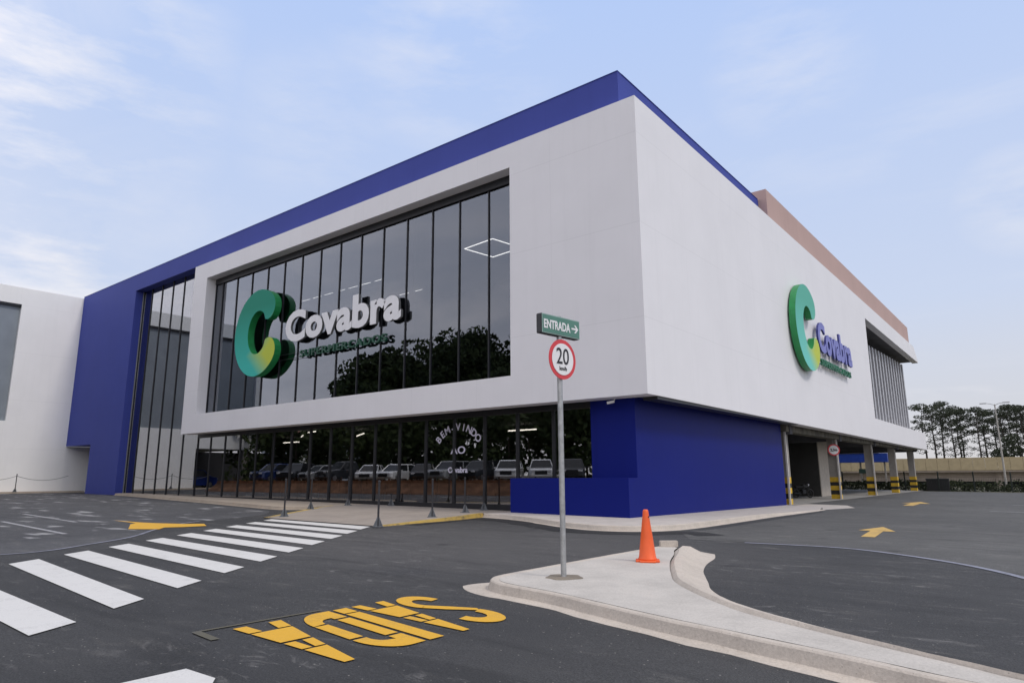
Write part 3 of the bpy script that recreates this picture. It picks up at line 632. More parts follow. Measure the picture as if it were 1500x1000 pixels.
# no-entry style round sign fixed to the second column
RED = mat('sign_red', (.62, .05, .06), .5, .05); SW = mat('sign_white', (.78, .78, .78), .5, .03); SBLK = mat('sign_black', (.02, .02, .022), .5, .03)
GALV = mat('galvanised_steel', (.42, .43, .43), .42, .15, 14.0, metal=.55, bump=.15, bs=40)
def disc(name, c, r, th, m, parent, n=40):
    bm = bmesh.new(); lathe(bm, [(r, -th/2), (r, th/2)], n, c, 'x'); return obj(name, bm, m, parent)
ws = thing('round_sign', 'small round red and white height sign on the second column', 'sign', (0, 0, 0))
# faces the camera side (-Y) so its disc is turned a little
bm = bmesh.new(); lathe(bm, [(.40, -.02), (.40, .02)], 32, (0, 0, 0), 'y'); obj('sign_plate', bm, RED, ws)
bm = bmesh.new(); lathe(bm, [(.31, -.004), (.31, .004)], 32, (0, -.026, 0), 'y'); obj('sign_face', bm, SW, ws)
bm, _, _ = text_bm('2,3m', .24, .006, .46, .01); xf(bm, Matrix.Translation((-.23, -.036, -.08)) @ FACE_Y); obj('sign_text', bm, SBLK, ws)
bm = bmesh.new(); tube(bm, (0, .02, .38), (0, .02, .75), .02); obj('hanger', bm, GALV, ws)
ws.location = (-1.1, 29.9, 3.25); ws.rotation_euler = (0, 0, R_(25))
# cctv under the corner
cc = thing('security_camera', 'small white security camera under the corner of the soffit', 'camera', (-1.6, .45, 4.30))
bm = bmesh.new(); tube(bm, (0, 0, 0), (-.24, -.12, -.06), .05, .05, 12); obj('camera_body', bm, SW, cc)
bm = bmesh.new(); tube(bm, (0, 0, .02), (0, .05, .17), .018); obj('bracket', bm, SW, cc)

# ------------------------------------------------------------------ shop signs
def cmark_mat(name, pale):
    m, t, b = base(name); c = N(t, 'ShaderNodeTexCoord'); sp = N(t, 'ShaderNodeSeparateXYZ'); t.links.new(c.outputs['Object'], sp.inputs[0])
    x, z = sp.outputs[0], sp.outputs[1]
    k = .12 if pale else 0
    top = (0.010+k*.8, .25+k*1.6, .165+k*1.4); teal = (0.05+k, .50+k, .42+k)
    c1 = mixc(t, ramp(t, z, 1.6, -1.9), top, teal)
    lime = (0.52, .60, .07)
    s = math_n(t, 'SUBTRACT', math_n(t, 'MULTIPLY', x, .9), math_n(t, 'ABSOLUTE', math_n(t, 'ADD', z, 1.35)))
    c2 = mixc(t, ramp(t, s, -1.0, .75), c1, lime)
    t.links.new(c2, b.inputs['Base Color']); b.inputs['Roughness'].default_value = .55; b.inputs['Specular IOR Level'].default_value = .2; MC[name] = m; return m
CM1, CM2 = cmark_mat('logo_mark_front', False), cmark_mat('logo_mark_side', True)
GSIDE = mat('green_return', (.015, .26, .07), .4, .12, 2.0)
GTXT = mat('green_letters', (.005, .075, .04), .45); WTXT = mat('white_letters', (.82, .82, .83), .45, .03)
DRET = mat('grey_letter_return', (.16, .165, .165), .5); PTXT = mat('violet_letters', (.17, .18, .52), .45); NRET = mat('navy_return', (.04, .045, .22), .5)
def c_outline(R=2.5):
    """C ring with round ends and a heavier left side, as (x, z)"""
    ro, a_t, a_b = R, 52, -42
    outer = [(ro*math.cos(R_(a)), ro*math.sin(R_(a))) for a in range(a_t, 360+a_b+1, 6)]
    def cap(c, r, a0, a1, n=9): return [(c[0]+r*math.cos(R_(a0+(a1-a0)*i/n)), c[1]+r*math.sin(R_(a0+(a1-a0)*i/n))) for i in range(1, n)]
    rc = .30*R
    cb = ((ro-rc)*math.cos(R_(a_b)), (ro-rc)*math.sin(R_(a_b))); ct = ((ro-rc)*math.cos(R_(a_t)), (ro-rc)*math.sin(R_(a_t)))
    ir = ro-2*rc
    inn = [((ir+.02*R)*math.cos(R_(a))+.02*R, (ir+.10*R)*math.sin(R_(a))) for a in range(360+a_b, a_t-1, -6)]
    return outer + cap(cb, rc, a_b, a_b+180) + inn + cap(ct, rc, a_t+180, a_t+360)
def logo(name, label, M, mark, tmat, tret, smat, CW, CH, tx, tz, tw, th_, sx, sz, sw, sh, dep=.42, LZ=.10, SZ=.22):
    root = thing(name, label, 'sign')
    root.matrix_world = M
    kx, kz = CW/2/2.5, CH/2/2.5
    pts = [(x*kx, z*kz) for x, z in c_outline()]
    bm = bmesh.new(); vs = [bm.verts.new((x, z, 0)) for x, z in pts]; f = bm.faces.new(vs); tri(bm, [f]); obj('logo_face', bm, mark, root)
    bm = bmesh.new(); prism(bm, pts, lambda x, z: (x, z, -.006), lambda x, z: (x, z, -dep)); obj('logo_return', bm, GSIDE, root)
    # letters one by one, laid out from the whole word
    word = 'Covabra'; adv = []
    whole, k, x0 = text_bm(word, 1, 0, None, 0)
    total = max(v.co.x for v in whole.verts); whole.free()
    bm_, _, _ = text_bm(word, 1.0, dep*.34, None, .042, 1.04)
    bmesh.ops.remove_doubles(bm_, verts=bm_.verts[:], dist=1e-5)
    # connected pieces -> one mesh per letter
    seen = set(); comps = []
    for v in bm_.verts:
        if v in seen: continue
        st_ = [v]; seen.add(v); comp = []
        while st_:
            q = st_.pop(); comp.append(q)
            for e_ in q.link_edges:
                o2 = e_.other_vert(q)
                if o2 not in seen: seen.add(o2); st_.append(o2)
        comps.append(comp)
    W0 = max(v.co.x for v in bm_.verts); y0 = min(v.co.y for v in bm_.verts); zc = max(v.co.z for v in bm_.verts)
    hC = max(v.co.y for v in comps[0])
    comps.sort(key=lambda c: min(v.co.x for v in c))
    for c in comps:
        bm = bmesh.new(); mp_ = {}
        for v in c: mp_[v] = bm.verts.new((tx + v.co.x/W0*tw, tz + v.co.y*(th_/.73), v.co.z - zc - LZ))
        fs = {f for v in c for f in v.link_faces}
        for f in fs:
            try: nf = bm.faces.new([mp_[v] for v in f.verts])
            except ValueError: continue
            zs = [v.co.z for v in f.verts]; nf.material_index = 0 if min(zs) > zc-1e-4 else 1
        obj('letter', bm, [tmat, tret], root)
    bm_.free()
    bm, _, _ = text_bm('SUPERMERCADOS', sh/.73, .12, sw, .014, 1.15)
    xf(bm, Matrix.Translation((sx, sz, -SZ))); obj('lettering', bm, smat, root)
    for zz in (sz+.05, sz+sh-.05):
        bm = bmesh.new(); tube(bm, (CW*.2, zz, -SZ-.08), (sx+sw, zz, -SZ-.08), .018, .018, 6); obj('support_rail', bm, ALU, root)
    for (px, pz) in ((-CW*.36, 0), (CW*.1, CH*.36), (CW*.1, -CH*.36)):
        bm = bmesh.new(); tube(bm, (px, pz, -.2), (px, pz, -dep-.20), .03, .03, 6); obj('standoff', bm, ALU, root)
    return root
# front sign: face plane Y=-0.2, C centre (-25.5, z 9.95)
ML = Matrix.Translation((-25.62, .02, 10.13)) @ FACE_Y
logo('shop_sign', 'large green C logo with white Covabra letters on the glass front', ML, CM1, WTXT, DRET, GTXT, 4.95, 5.3, 2.52, -.84, 9.85, 1.72, 3.95, -1.90, 7.3, .40, .42, .32, .44)
MR = Matrix.Translation((.46, 20.15, 10.15)) @ FACE_X
logo('shop_sign', 'large green C logo with violet Covabra letters on the white side wall', MR, CM2, PTXT, NRET, mat('dark_green_letters', (.02, .17, .09), .5), 5.1, 5.2, 2.45, -.95, 8.9, 1.85, 3.0, -1.85, 7.9, .42, .36)

# ------------------------------------------------------------------ white building at far left
wb = thing('white_building', 'plain white building at far left with grey recessed panel', 'building')
g0 = .43
bm = bmesh.new(); 
prism(bm, [(-9.5, .2), (.6, .2), (.6, 17.35), (-17.2, 17.35), (-17.2, 4.6), (-9.5, 4.6)], lambda y, z: (-56.3, y, z), lambda y, z: (-70, y, z)); obj('wall', bm, WHITE2, wb)
# front skin with the panel opening
def skin(y0, y1, z0, z1): obj('wall_skin', bx(-56.3, -55.9, y0, y1, z0, z1), WHITE2, wb)
bm = bmesh.new(); pts = [(.6, .2), (.6, 17.52), (-17.2, 17.52), (-17.2, 4.45), (-9.5, 4.45), (-9.5, .2)]
outer = [(.6, .2), (.6, 17.52), (-3.95, 17.52), (-3.95, .2)]
skin(-3.98, .598, .2, 17.52); skin(.6, 3.4, .2, 4.31); skin(-17.2, -3.98, 16.08, 17.52); skin(-17.2, -3.98, 4.45, 6.27); skin(-9.5, -3.98, .2, 4.45)
skin(-17.2, -16.6, 6.27, 16.08)
obj('panel', bx(-56.28, -56.2, -16.6, -3.98, 6.27, 16.08), mat('blue_grey_panel', (.22, .25, .28), .35, .08, .5), wb)
obj('panel_head', bx(-56.2, -55.95, -16.6, -3.98, 15.9, 16.07), ALU, wb)
obj('undercroft_wall', bx(-70, -69.5, -30, -9.5, .2, 4.6), DARKW, wb)
cl_ = obj('column', bx(-56.6, -56.1, -15.2, -14.7, .3, 4.5), GREYC, wb)
for k in range(3): obj('stripe_band', bx(-56.607, -56.093, -15.207, -14.693, .35+k*.4, .55+k*.4), YEL if k % 2 == 0 else BLK, cl_)

# ------------------------------------------------------------------ chained posts
STEEL = mat('dark_steel', (.045, .045, .05), .45, .2, 9, metal=.4); BOOT = mat('grey_post_base', (.13, .14, .15), .5, .2, 9)
def post(x, y, label, h=1.25, foot=.15):
    r = thing('barrier_post', label, 'barrier post', (x, y, G(x, y)+foot), random.uniform(0, 1), 'slim dark posts on the paving')
    bm = bmesh.new(); lathe(bm, [(.032, .0), (.032, h), (.045, h+.01), (.045, h+.05), (.02, h+.07)], 12); obj('pole', bm, STEEL, r)
    bm = bmesh.new()
    for k in range(3):
        a = k*2*math.pi/3; c, s = math.cos(a), math.sin(a); n = Vector((-s, c, 0))*.012
        q = [Vector((c*.02, s*.02, .02)), Vector((c*.17, s*.17, .02)), Vector((c*.035, s*.035, .30)), Vector((c*.02, s*.02, .30))]
        prism(bm, [(0, 0), (1, 0), (2, 0), (3, 0)], lambda i, _: q[int(i)]+n, lambda i, _: q[int(i)]-n)
    obj('gusset', bm, BOOT, r)
    bm = bmesh.new(); lathe(bm, [(.19, 0), (.19, .02)], 20); obj('base_plate', bm, BOOT, r)
    return r
post(-5.9, -6.95, 'dark post with flared foot at the front right corner of the entrance ramp', 1.35, .02)
post(-7.1, -3.4, 'dark post on the yellow kerb, second back from the crossing', 1.3, .10)
post(-7.6, -1.1, 'dark post on the yellow kerb near the glass, third back from the crossing', 1.3)
post(-8.2, .75, 'dark post standing against the glass beside the low blue wall', 1.3)
post(-12.3, -6.1, 'dark post at the front left corner of the entrance ramp', 1.35, .03)
post(-14.9, -3.1, 'dark post on the left edge of the entrance ramp, second back', 1.3, .10)
post(-15.9, -.3, 'dark post on the left edge of the entrance ramp, nearest to the glass', 1.3)
post(-14.2, .9, 'short dark post on the paving in front of the glass doors', .5)
lp = [post(-54.4, -6.7, 'dark chained post by the white wall, left one of two', 1.35, .12), post(-54.4, -3.1, 'dark chained post by the white wall, right one of two', 1.35, .12)]
def chain(p, q, label, sag=.35):
    bm = bmesh.new(); pts = [Vector(p).lerp(Vector(q), t/14) - Vector((0, 0, sag*4*(t/14)*(1-t/14))) for t in range(15)]
    path_tube(bm, pts, .018, 6); tag(obj('chain', bm, mat('chain_steel', (.20, .20, .21), .4, metal=.5)), label, 'chain', 'chains by the white wall')
zc_ = G(-54.4, -5)+.12+1.25
chain((-54.4, -6.7, zc_), (-54.4, -3.1, zc_), 'thin chain hanging between the two posts by the white wall'); chain((-54.4, -3.1, zc_), (-54.4, .55, zc_), 'thin chain hanging from the right post to the blue wall'); chain((-54.4, -10.4, zc_), (-54.4, -6.7, zc_), 'thin chain running from the left post out of frame')

# ------------------------------------------------------------------ sign post on the island
sp = thing('sign_post', 'grey pole with a 20 speed limit disc and green ENTRADA board', 'sign post', (4.92, -12.62, G(4.92, -12.62)+TOPZ))
zb = sp.location.z
bm = bmesh.new(); tube(bm, (0, 0, 0), (0, 0, 3.95), .042, .042, 20); obj('pole', bm, GALV, sp, smooth=False)
bm = bmesh.new(); lathe(bm, [(.27, .002), (.26, .010), (.05, .014)], 28)
for v in bm.verts: v.co.x *= 1+.12*math.sin(v.co.y*17); v.co.y *= 1+.1*math.sin(v.co.x*23)
obj('footing', bm, concrete('dark_mortar', (.22, .19, .15), .3), sp)
M = Matrix.Rotation(R_(-7), 4, 'Z')
def sx_(bm): return xf(bm, M)
zd = 3.42-zb
bm = bmesh.new(); lathe(bm, [(.315, -.004), (.315, .004)], 48, (.062, 0, zd), 'x'); plate = obj('speed_disc', sx_(bm), RED, sp)
bm = bmesh.new(); lathe(bm, [(.25, -.002), (.25, .002)], 48, (.071, 0, zd), 'x'); obj('disc_face', sx_(bm), SW, plate)
bm, _, _ = text_bm('20', .36, .003, .29, .002); xf(bm, Matrix.Translation((.077, -.15, zd-.075)) @ FACE_X); obj('numerals', sx_(bm), SBLK, plate)
bm, _, _ = text_bm('km/h', .085, .003, .17, .002); xf(bm, Matrix.Translation((.077, -.085, zd-.175)) @ FACE_X); obj('unit_text', sx_(bm), SBLK, plate)
GSGN = mat('sign_green', (.085, .215, .165), .45, .06)
bm = bmesh.new(); box(bm, -.06, .055, -.46, .44, 3.79-zb, 4.10-zb); bevel(bm, .01, 2); brd = obj('entrance_board', sx_(bm), mat('dark_sign_case', (.05, .05, .055), .5), sp)
bm = bmesh.new(); box(bm, .0565, .0625, -.455, .435, 3.795-zb, 4.095-zb); obj('board_edge', sx_(bm), mat('pale_green', (.28, .40, .36), .5), brd)
bm = bmesh.new(); box(bm, .063, .066, -.44, .42, 3.81-zb, 4.08-zb); obj('board_face', sx_(bm), GSGN, brd)
bm, _, _ = text_bm('ENTRADA', .19, .003, .62, .006); xf(bm, Matrix.Translation((.069, -.42, 3.875-zb)) @ FACE_X); obj('board_text', sx_(bm), SW, brd)
bm = bmesh.new(); prism(bm, [(.23, -.014), (.34, -.014), (.295, -.065), (.33, -.065), (.395, 0), (.33, .065), (.295, .065), (.34, .014), (.23, .014)], lambda y, z: (.0675, y, z+3.945-zb), lambda y, z: (.0705, y, z+3.945-zb)); obj('board_arrow', sx_(bm), SW, brd)
for z in (zd-.16, zd+.16): 
    bm = bmesh.new(); lathe(bm, [(.052, -.02), (.052, .02)], 16, (0, 0, z)); box(bm, .03, .058, -.03, .03, z-.02, z+.02); obj('clamp', sx_(bm), STEEL, sp)

# ------------------------------------------------------------------ cone
cn = thing('traffic_cone', 'plain orange traffic cone standing on the concrete island', 'traffic cone', (5.02, -10.16, G(5.02, -10.16)+TOPZ), R_(28))
ORG = mat('orange_plastic', (.80, .115, .02), .42, .06, 6.0, spec=.5)
bm = bmesh.new(); box(bm, -.205, .205, -.205, .205, .0, .035); bmesh.ops.bevel(bm, geom=[e for e in bm.edges if abs(e.verts[0].co.z-e.verts[1].co.z) > .01], offset=.07, segments=4, affect='EDGES'); bevel(bm, .008, 1); obj('base', bm, ORG, cn)
bm = bmesh.new(); lathe(bm, [(.165, .03), (.160, .06), (.148, .075), (.105, .42), (.055, .80), (.050, .85), (.044, .875), (.030, .885), (.028, .80)], 36)
obj('cone_body', bm, ORG, cn, smooth=True)
bm = bmesh.new(); tube(bm, (.040, -.035, .76), (.052, -.048, .76), .012, .012, 10); obj('hole', bm, SBLK, cn)

# ------------------------------------------------------------------ vehicles (parked behind the photographer's left, seen in the glass)
CGL = mat('car_glass', (.02, .022, .025), .08, .05); TYRE = mat('tyre', (.02, .02, .02), .8); RIM = mat('rim', (.35, .35, .37), .35, .1, 9, metal=.8)
HL = mat('headlight', (.7, .7, .72), .15, .03); TL = mat('taillight', (.35, .02, .02), .2, .03)
def paint(name, col): return mat(name, col, .25, .04, 1.5, metal=.2, coat=.6)
def car(kind, pm):
    root = D.objects.new('parked_car', None); COL.objects.link(root)
    Lg, Wd, Hb, Ht = {'suv': (4.5, 1.84, .98, 1.66), 'hatch': (4.0, 1.72, .86, 1.47), 'pickup': (5.2, 1.86, 1.02, 1.76), 'sedan': (4.5, 1.76, .84, 1.44), 'van': (4.4, 1.75, 1.10, 1.84)}[kind]
    h = Lg/2
    prof = [(-h, .42), (-h+.03, Hb-.12), (-h+.18, Hb-.02), (-h+1.15 if kind != 'van' else -h+.75, Hb+.06), (h-.2 if kind != 'sedan' else h-.9, Hb+.08), (h-.05, Hb), (h, .45), (h-.1, .28), (-h+.1, .26)]
    bm = bmesh.new(); W2 = Wd/2
    stations = [(-W2, .90), (-W2+.10, .985), (-W2+.22, 1.0), (W2-.22, 1.0), (W2-.10, .985), (W2, .90)]
    rings = [[bm.verts.new((y, x*s, .26+(z-.26)*(s if z > .5 else 1))) for x, z in prof] for y, s in stations]
    for a_, b_ in zip(rings[:-1], rings[1:]):
        for i in range(len(prof)): bm.faces.new((a_[i], a_[(i+1) % len(prof)], b_[(i+1) % len(prof)], b_[i]))
    bm.faces.new(rings[0]); bm.faces.new(rings[-1][::-1]); obj('body', bm, pm, root)
    c0, c1 = {'suv': (-h+1.15, h-.25), 'hatch': (-h+.95, h-.2), 'pickup': (-h+1.35, .75), 'sedan': (-h+1.2, h-.7), 'van': (-h+.7, h-.12)}[kind]
    r0, r1 = c0+.75, c1-(.25 if kind in ('suv', 'hatch', 'van', 'pickup') else .6)
    def fr(bm, x0, x1, y0, z0, x2, x3, y1, z1):
        a_ = [bm.verts.new(q) for q in ((-y0, x0, z0), (y0, x0, z0), (y0, x1, z0), (-y0, x1, z0))]; b_ = [bm.verts.new(q) for q in ((-y1, x2, z1), (y1, x2, z1), (y1, x3, z1), (-y1, x3, z1))]
        for i in range(4): bm.faces.new((a_[i], a_[(i+1) % 4], b_[(i+1) % 4], b_[i]))
        bm.faces.new(a_[::-1]); bm.faces.new(b_)
    bm = bmesh.new(); fr(bm, c0, c1, W2-.06, Hb, r0, r1, W2-.24, Ht-.06); obj('windows', bm, CGL, root)
    bm = bmesh.new(); fr(bm, r0-.03, r1+.03, W2-.225, Ht-.075, r0+.1, r1-.05, W2-.30, Ht); obj('roof', bm, pm, root)
    bm = bmesh.new()
    for s in (-1, 1):
        for (p, q) in (((c0, Hb), (r0, Ht-.06)), (((c0+c1)/2+.1, Hb), ((r0+r1)/2+.05, Ht-.06)), ((c1, Hb), (r1, Ht-.06))):
            tube(bm, (s*(W2-.05), p[0], p[1]), (s*(W2-.235), q[0], q[1]), .04, .035, 6)
    obj('pillars', bm, pm, root)
    for s in (-1, 1):
        for yx in (-h+.85, h-.85):
            bm = bmesh.new(); lathe(bm, [(.33, -.10), (.35, -.06), (.35, .06), (.33, .10)], 22, (s*(W2-.10), yx, .35), 'x'); wl = obj('wheel', bm, TYRE, root)
            bm = bmesh.new(); lathe(bm, [(.21, -.11), (.21, .11)], 16, (s*(W2-.10), yx, .35), 'x'); obj('rim', bm, RIM, wl)
        bm = bmesh.new(); box(bm, s*(W2-.34)-.17, s*(W2-.34)+.17, -h-.005, -h+.08, Hb-.26, Hb-.12); bevel(bm, .02, 1); obj('headlight', bm, HL, root)
        bm = bmesh.new(); box(bm, s*(W2-.22)-.09, s*(W2-.22)+.09, h-.10, h+.012, Hb-.32, Hb-.06); obj('taillight', bm, TL, root)
        bm = bmesh.new(); box(bm, s*(W2+.09)-.09, s*(W2+.09)+.09, c0+.25, c0+.37, Hb, Hb+.14); obj('mirror', bm, pm, root)
    bm = bmesh.new(); box(bm, -.45, .45, -h-.012, -h+.05, Hb-.44, Hb-.18); obj('grille', bm, SBLK, root)
    if kind == 'pickup':
        bm = bmesh.new(); box(bm, -W2+.1, W2-.1, .85, h-.1, Hb+.02, Hb+.10); obj('bed_cover', bm, SBLK, root)
    return root
# terrace with brown retaining wall, out of frame to the left
TD = Vector((-.9694, .2455)); TN = Vector((-.2455, -.9694)); TO = Vector((-9.5, -17.7))
def tp(t, n_): q = TO + TD*t + TN*n_; return (q.x, q.y)
tag(obj('terrace', xf(bx(0, 40, 0, 50, -.6, 1.15), Matrix(((TD.x, TN.x, 0, TO.x), (TD.y, TN.y, 0, TO.y), (0, 0, 1, 0), (0, 0, 0, 1)))), mat('terrace_soil', (.10, .085, .06), .95, .3, .5)), kind='structure')
bm = bmesh.new(); ts = [0, 8, 16, 24, 32, 40]
loft(bm, [[(*tp(t, -.02), 1.12) for t in ts], [(*tp(t, -.5), .75) for t in ts], [(*tp(t, -1.35), G(*tp(t, -1.35))+.02) for t in ts]])
tag(obj('earth_bank', bm, mat('bare_red_earth', (.15, .075, .04), .95, .4, 1.2, bump=.5, bs=6)), kind='structure')
bm = bmesh.new(); MT = Matrix(((TD.x, TN.x, 0, TO.x), (TD.y, TN.y, 0, TO.y), (0, 0, 1, 0), (0, 0, 0, 1)))
box(bm, 0, 40, -.03, .2, .9, 1.30)
for k in range(21): box(bm, k*1.95, k*1.95+.12, -.10, -.035, .7, 1.36)
tag(obj('retaining_wall', xf(bm, MT), mat('brown_block_wall', (.24, .11, .055), .85, .35, 1.5)), 'low brown kerb wall mirrored in the ground floor glass under the cars', 'wall')
PW = paint('white_paint', (.86, .86, .86)); PS = paint('silver_paint', (.34, .35, .36)); PD = paint('charcoal_paint', (.03, .033, .04)); PB = paint('navy_paint', (.02, .04, .14)); PV = paint('royal_blue_paint', (.02, .06, .32))
cars = [('pickup', PW, 'silver-white pickup, rightmost of the cars mirrored in the glass', -16.6), ('suv', PD, 'charcoal wagon between the pickup and a white wagon in the reflection', -19.3), ('suv', PW, 'white wagon, third from the right in the mirrored row', -22.0),
        ('suv', PW, 'white wagon, fourth from the right, left of another white wagon', -25.6), ('suv', PD, 'charcoal wagon just right of the mirrored silver wagon', -28.6), ('suv', PS, 'silver wagon mirrored below the welcome lettering', -31.2), ('hatch', PD, 'dark hatchback left of the welcome lettering in the reflection', -34.2),
        ('hatch', PW, 'small white hatchback mirrored left of the welcome lettering', -37.2), ('sedan', PW, 'white saloon mirrored beside the small white hatchback', -40.6), ('pickup', PD, 'dark pickup in the middle of the mirrored row', -44.2), ('hatch', PS, 'silver hatchback left of the dark pickup in the reflection', -48.0),
        ('suv', PD, 'dark wagon, second from the left in the mirrored row', -52.5), ('suv', PB, 'navy wagon, leftmost of the cars mirrored in the glass', -56.5)]
lib = {}
for i, (k, pm, lab, x) in enumerate(cars):
    key = (k, pm.name)
    if key not in lib: o = lib[key] = car(k, pm)
    else: o = copy_tree(lib[key])
    q = tp(4.6+i*2.62, 3.1+random.uniform(-.3, .3)); o.location = (q[0], q[1], 1.155); o.rotation_euler = (0, 0, math.pi + R_(-14+random.choice((-22, -14, 4, 14))+random.uniform(-4, 4)))
    tag(o, lab, 'car', 'cars parked along the brown wall')
vn = car('van', PV); vn.name = 'parked_van'; vn.location = (-60.0, -11.6, G(-60, -12)+.02); vn.rotation_euler = (0, 0, R_(8)); tag(vn, 'blue van parked under the white building, mirrored in the glass', 'van')
# motorcycle in the covered parking
mc = thing('motorcycle', 'black motorcycle parked in the shade beside the first column', 'motorcycle', (-3.6, 30.6, G(-3.6, 30.6)+.02), R_(60))
BK = mat('black_plastic', (.015, .015, .016), .35)
for s, nm in ((-.66, 'wheel'), (.66, 'wheel')):
    bm = bmesh.new(); n = 24
    R0, r0 = .27, .055
    vv = [[bm.verts.new((s+(R0+r0*math.cos(b*math.pi/4))*math.cos(a*2*math.pi/n), r0*math.sin(b*math.pi/4), .32+(R0+r0*math.cos(b*math.pi/4))*math.sin(a*2*math.pi/n))) for b in range(8)] for a in range(n)]
    for a in range(n):
        for b in range(8): bm.faces.new((vv[a][b], vv[(a+1) % n][b], vv[(a+1) % n][(b+1) % 8], vv[a][(b+1) % 8]))
    for a in range(6): tube(bm, (s, 0, .32), (s+R0*math.cos(a*math.pi/3), 0, .32+R0*math.sin(a*math.pi/3)), .012, .012, 5)
    obj(nm, bm, TYRE, mc)
bm = bmesh.new()
for a, b, r in (((.66, .07, .32), (.42, .05, .95), .02), ((.66, -.07, .32), (.42, -.05, .95), .02), ((.42, 0, .9), (-.1, 0, .45), .03), ((-.1, 0, .45), (-.66, 0, .32), .03), ((-.1, 0, .45), (.2, 0, .35), .03), ((-.66, .08, .32), (-.4, .08, .75), .02), ((-.3, -.12, .3), (-.95, -.14, .34), .04)): tube(bm, a, b, r, r, 8)
obj('frame', bm, BK, mc)
bm = bmesh.new(); tube(bm, (.40, -.34, 1.04), (.42, 0, .98), .015); tube(bm, (.40, .34, 1.04), (.42, 0, .98), .015); obj('handlebar', bm, BK, mc)
bm = bmesh.new(); box(bm, -.72, -.05, -.12, .12, .74, .84); bevel(bm, .03, 2); obj('seat', bm, BK, mc)
bm = bmesh.new(); box(bm, -.08, .36, -.13, .13, .70, .95); bevel(bm, .06, 3); obj('fuel_tank', bm, BK, mc)
bm = bmesh.new(); box(bm, -.16, .22, -.14, .14, .30, .60); bevel(bm, .04, 2); obj('engine', bm, STEEL, mc)
bm = bmesh.new(); lathe(bm, [(.09, 0), (.10, .05), (.07, .12)], 16, (.46, 0, .92), 'x'); obj('headlight', bm, HL, mc)

# ------------------------------------------------------------------ two people behind the entrance glass
def person(x, y, z, rz, label, shirt, legs, stride=.16):
    r = thing('person', label, 'person', (x, y, z), rz)
    J = {'pel': (0, 0, .95, .135), 'waist': (0, .01, 1.10, .125), 'chest': (0, .01, 1.32, .15), 'neckb': (0, 0, 1.46, .075), 'neck': (0, -.01, 1.52, .055), 'jaw': (0, -.03, 1.58, .075), 'head': (0, -.015, 1.66, .095), 'crown': (0, 0, 1.73, .07)}
    for s, n in ((-1, 'l'), (1, 'r')):
        k = stride*s
        J.update({'sh'+n: (.17*s, 0, 1.41, .065), 'el'+n: (.23*s, .02-k*.5, 1.13, .045), 'wr'+n: (.22*s, -.06-k, .90, .03), 'pm'+n: (.215*s, -.085-k, .82, .035),
                  'hp'+n: (.09*s, 0, .90, .095), 'kn'+n: (.10*s, -.02+k*.5, .50, .062), 'an'+n: (.10*s, .03+k, .09, .04), 'to'+n: (.11*s, -.13+k, .035, .035)})
    E = [('pel', 'waist'), ('waist', 'chest'), ('chest', 'neckb'), ('neckb', 'neck'), ('neck', 'jaw'), ('jaw', 'head'), ('head', 'crown')]
    for n in 'lr':
        E += [('chest', 'sh'+n), ('sh'+n, 'el'+n), ('el'+n, 'wr'+n), ('wr'+n, 'pm'+n), ('pel', 'hp'+n), ('hp'+n, 'kn'+n), ('kn'+n, 'an'+n), ('an'+n, 'to'+n)]
        s = -1 if n == 'l' else 1; pm = J['pm'+n]
        for f in range(4):
            a = 'f%d%s' % (f, n); J[a] = (pm[0], pm[1]-.022+.018*f-.004, pm[2]-.055-.004*(f in (1, 2)), .009); J[a+'t'] = (pm[0]-.012*s, J[a][1], J[a][2]-.045, .008); E += [('pm'+n, a), (a, a+'t')]
        J['th'+n] = (pm[0]-.005*s, pm[1]-.05, pm[2]-.025, .010); E.append(('pm'+n, 'th'+n))
    ks = list(J); me = D.meshes.new('person_body'); me.from_pydata([J[k][:3] for k in ks], [(ks.index(a), ks.index(b)) for a, b in E], [])
    o = D.objects.new('body', me); COL.objects.link(o)
    md = o.modifiers.new('skin', 'SKIN'); 
    for i, k in enumerate(ks): me.skin_vertices[0].data[i].radius = (J[k][3], J[k][3]*.85)
    me.skin_vertices[0].data[0].use_root = True
    o.modifiers.new('sub', 'SUBSURF').levels = 1
    bpy.context.view_layer.update()
    m2 = D.meshes.new_from_object(o.evaluated_get(bpy.context.evaluated_depsgraph_get())); D.objects.remove(o)
    SK = mat('skin', (.30, .16, .10), .5)
    for mm in (SK, shirt, legs, mat('dark_shoe', (.02, .02, .02), .5)): m2.materials.append(mm)
    for p in m2.polygons:
        c = p.center; p.use_smooth = True
        p.material_index = 0 if c.z > 1.49 or (abs(c.x) > .17 and c.z < 1.08 and c.z > .70) else 1 if c.z > .96 else 3 if c.z < .09 else 2
    o = D.objects.new('body', m2); COL.objects.link(o); o.parent = r
    bm = bmesh.new(); bmesh.ops.create_uvsphere(bm, u_segments=14, v_segments=10, radius=.105)
    for v in bm.verts: v.co = Vector((v.co.x*.95, v.co.y*1.05+.015, v.co.z*.9+1.70)); v.co.z = max(v.co.z, 1.66 if v.co.y < -.02 else 1.58)
    obj('hair', bm, mat('dark_hair', (.015, .012, .01), .6), r, True)
    return r
person(-18.9, 1.9, .32, R_(100), 'person in dark clothes walking inside the glass doors, left of the two', mat('black_shirt', (.015, .015, .018), .8), mat('black_trousers', (.02, .02, .025), .8))
person(-17.6, 1.95, .32, R_(80), 'person in dark clothes inside the glass doors, right of the two', mat('dark_shirt', (.03, .03, .035), .8), mat('dark_jeans', (.02, .022, .04), .8), .1)

